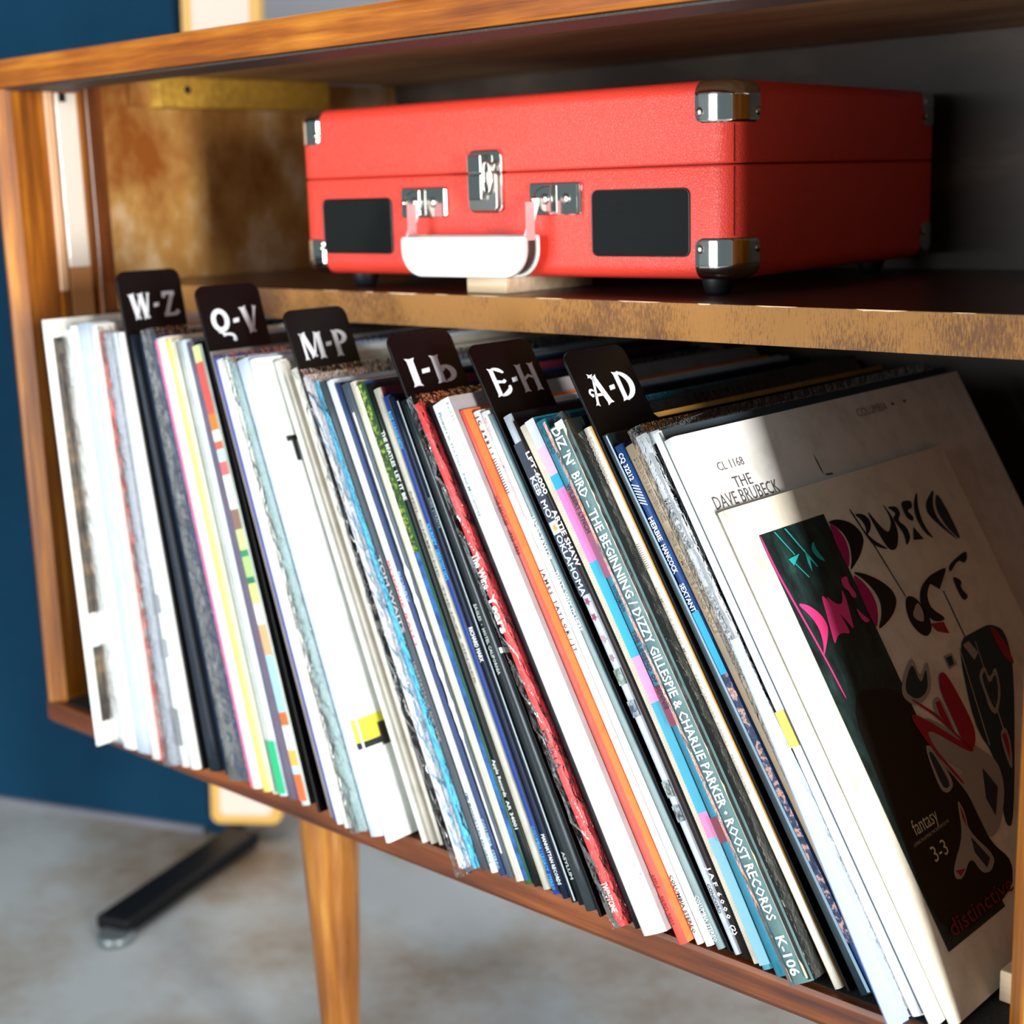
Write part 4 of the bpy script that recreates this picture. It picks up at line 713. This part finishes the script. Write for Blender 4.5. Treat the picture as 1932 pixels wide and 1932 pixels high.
GL = {
'A': lambda: stroke(.42, .98, .14, .0, .10) + stroke(.40, .98, .68, .0, .22) + [[(.2, .30), (.56, .30), (.56, .38), (.2, .40)]] + arc(.12, .45, .12, .13, 20, 250, .05, .08, .05) + ball(.10, .36, .06) + stroke(.2, .99, .42, .96, .08),
'D': lambda: stroke(.14, 0, .14, 1, .2) + arc(.18, .5, .52, .48, -88, 88, .08, .22, .08),
'E': lambda: stroke(.16, 0, .16, 1, .19) + arc(.28, .74, .36, .26, 100, 12, .07, .13, .09) + [[(.20, .46), (.24, .57), (.44, .53), (.54, .58), (.60, .50), (.50, .43), (.38, .45)]] + arc(.28, .27, .42, .27, -100, 18, .07, .16, .10),
'H': lambda: stroke(.12, 0, .12, 1, .2) + stroke(.64, 0, .64, 1, .2) + [[(.15, .48), (.38, .62), (.62, .50), (.62, .42), (.38, .52), (.15, .38)]],
'I': lambda: stroke(.15, 0, .15, 1, .2),
'L': lambda: stroke(.14, 0, .14, 1, .2) + arc(.32, .32, .28, .30, -100, 120, .08, .17, .09) + ball(.24, .47, .07),
'M': lambda: stroke(.10, 0, .10, 1, .10) + stroke(.14, 1, .42, .08, .20) + stroke(.42, .08, .66, 1, .08) + stroke(.74, 0, .74, 1, .2),
'P': lambda: stroke(.14, 0, .14, 1, .2) + arc(.20, .72, .38, .28, -88, 95, .08, .19, .08),
'Q': lambda: arc(.36, .56, .34, .44, 0, 360, .18, .18, .18, 26) + arc(.56, -.12, .26, .20, 150, -40, .06, .10, .06) + stroke(.22, .18, .44, .02, .09) + ball(.76, -.18, .07),
'V': lambda: stroke(.12, 1, .36, .0, .22) + stroke(.36, .0, .60, 1, .09),
'W': lambda: stroke(.10, 1, .28, 0, .20) + stroke(.28, 0, .44, .95, .08) + stroke(.46, 1, .64, 0, .20) + stroke(.64, 0, .80, 1, .08),
'Z': lambda: [[(.08, .99), (.60, .99), (.60, .88), (.08, .84)]] + stroke(.52, .92, .16, .06, .17) + [[(.08, .02), (.62, .04), (.56, .15), (.08, .14)]] + ball(.14, .82, .08) + ball(.64, .16, .09),
'-': lambda: [[(.02, .42), (.24, .45), (.26, .60), (.04, .57)]],
}
ADV = {'A': .84, 'D': .78, 'E': .80, 'H': .84, 'I': .34, 'L': .70, 'M': .94, 'P': .68, 'Q': .82, 'V': .76, 'W': .96, 'Z': .78, '-': .34}
CARD = matte('040405', .4, .2); CARD_E = flat('1d2226', .5)
def divider(k, word):
    sl = Slot(k); t = .0019; tab = .0505; tw = .0565; r = .0075
    root = empty('divider_card', sl.B); tag(root, 'black divider card with white tab letters %s' % word, 'divider', 'lettered divider cards between the records')
    H = sl.L; out = []
    def cnr(cx, cy, a0, a1, r, n=6): return [(cx+r*math.cos(math.radians(a0+(a1-a0)*i/n)), cy+r*math.sin(math.radians(a0+(a1-a0)*i/n))) for i in range(n+1)]
    # (depth, height above foot)
    out = [(0, 0), (.330, 0), (.330, H-tab), (tw+.003, H-tab)] + [(tw, H-tab+.003)] + cnr(tw-r, H-r, 0, 90, r) + cnr(r, H-r, 90, 180, r)
    def P(d, h, w): return sl.T + sl.ax*(H-h) + sl.n*w + Vector((0, d, 0))
    MB().prism([P(d, h, 0) for d, h in out], sl.n*t, 0).build('card', [CARD], root, bevel=.0003)
    m = MB(); wd = sum(ADV[c] for c in word); h = .0195; s_ = .0445/wd; x = .0075
    for c in word:
        for poly in GL[c]():
            m.add([P(x+px*s_, H-.0365+py*h, t+.0003) for px, py in poly], [tuple(range(len(poly)))])
        x += ADV[c]*s_
    m.build('tab_letters', [flat('e6ecf4', .5)], root, fix=False)
    if k == 'd_il': MB().add([P(-.0003, H-.212, 0), P(-.0003, H-.212, t), P(.006, H-.2135, t+.0003), P(.006, H-.210, t+.0003), P(-.0003, H-.2085, t), P(-.0003, H-.2085, 0)], [(0, 1, 4, 5), (1, 2, 3, 4)]).build('white_sticker', [flat('eef2f2', .5)], root, fix=False)
for k, wrd in (('d_wz', 'W-Z'), ('d_qv', 'Q-V'), ('d_mp', 'M-P'), ('d_il', 'I-L'), ('d_eh', 'E-H'), ('d_ad', 'A-D')): divider(k, wrd)
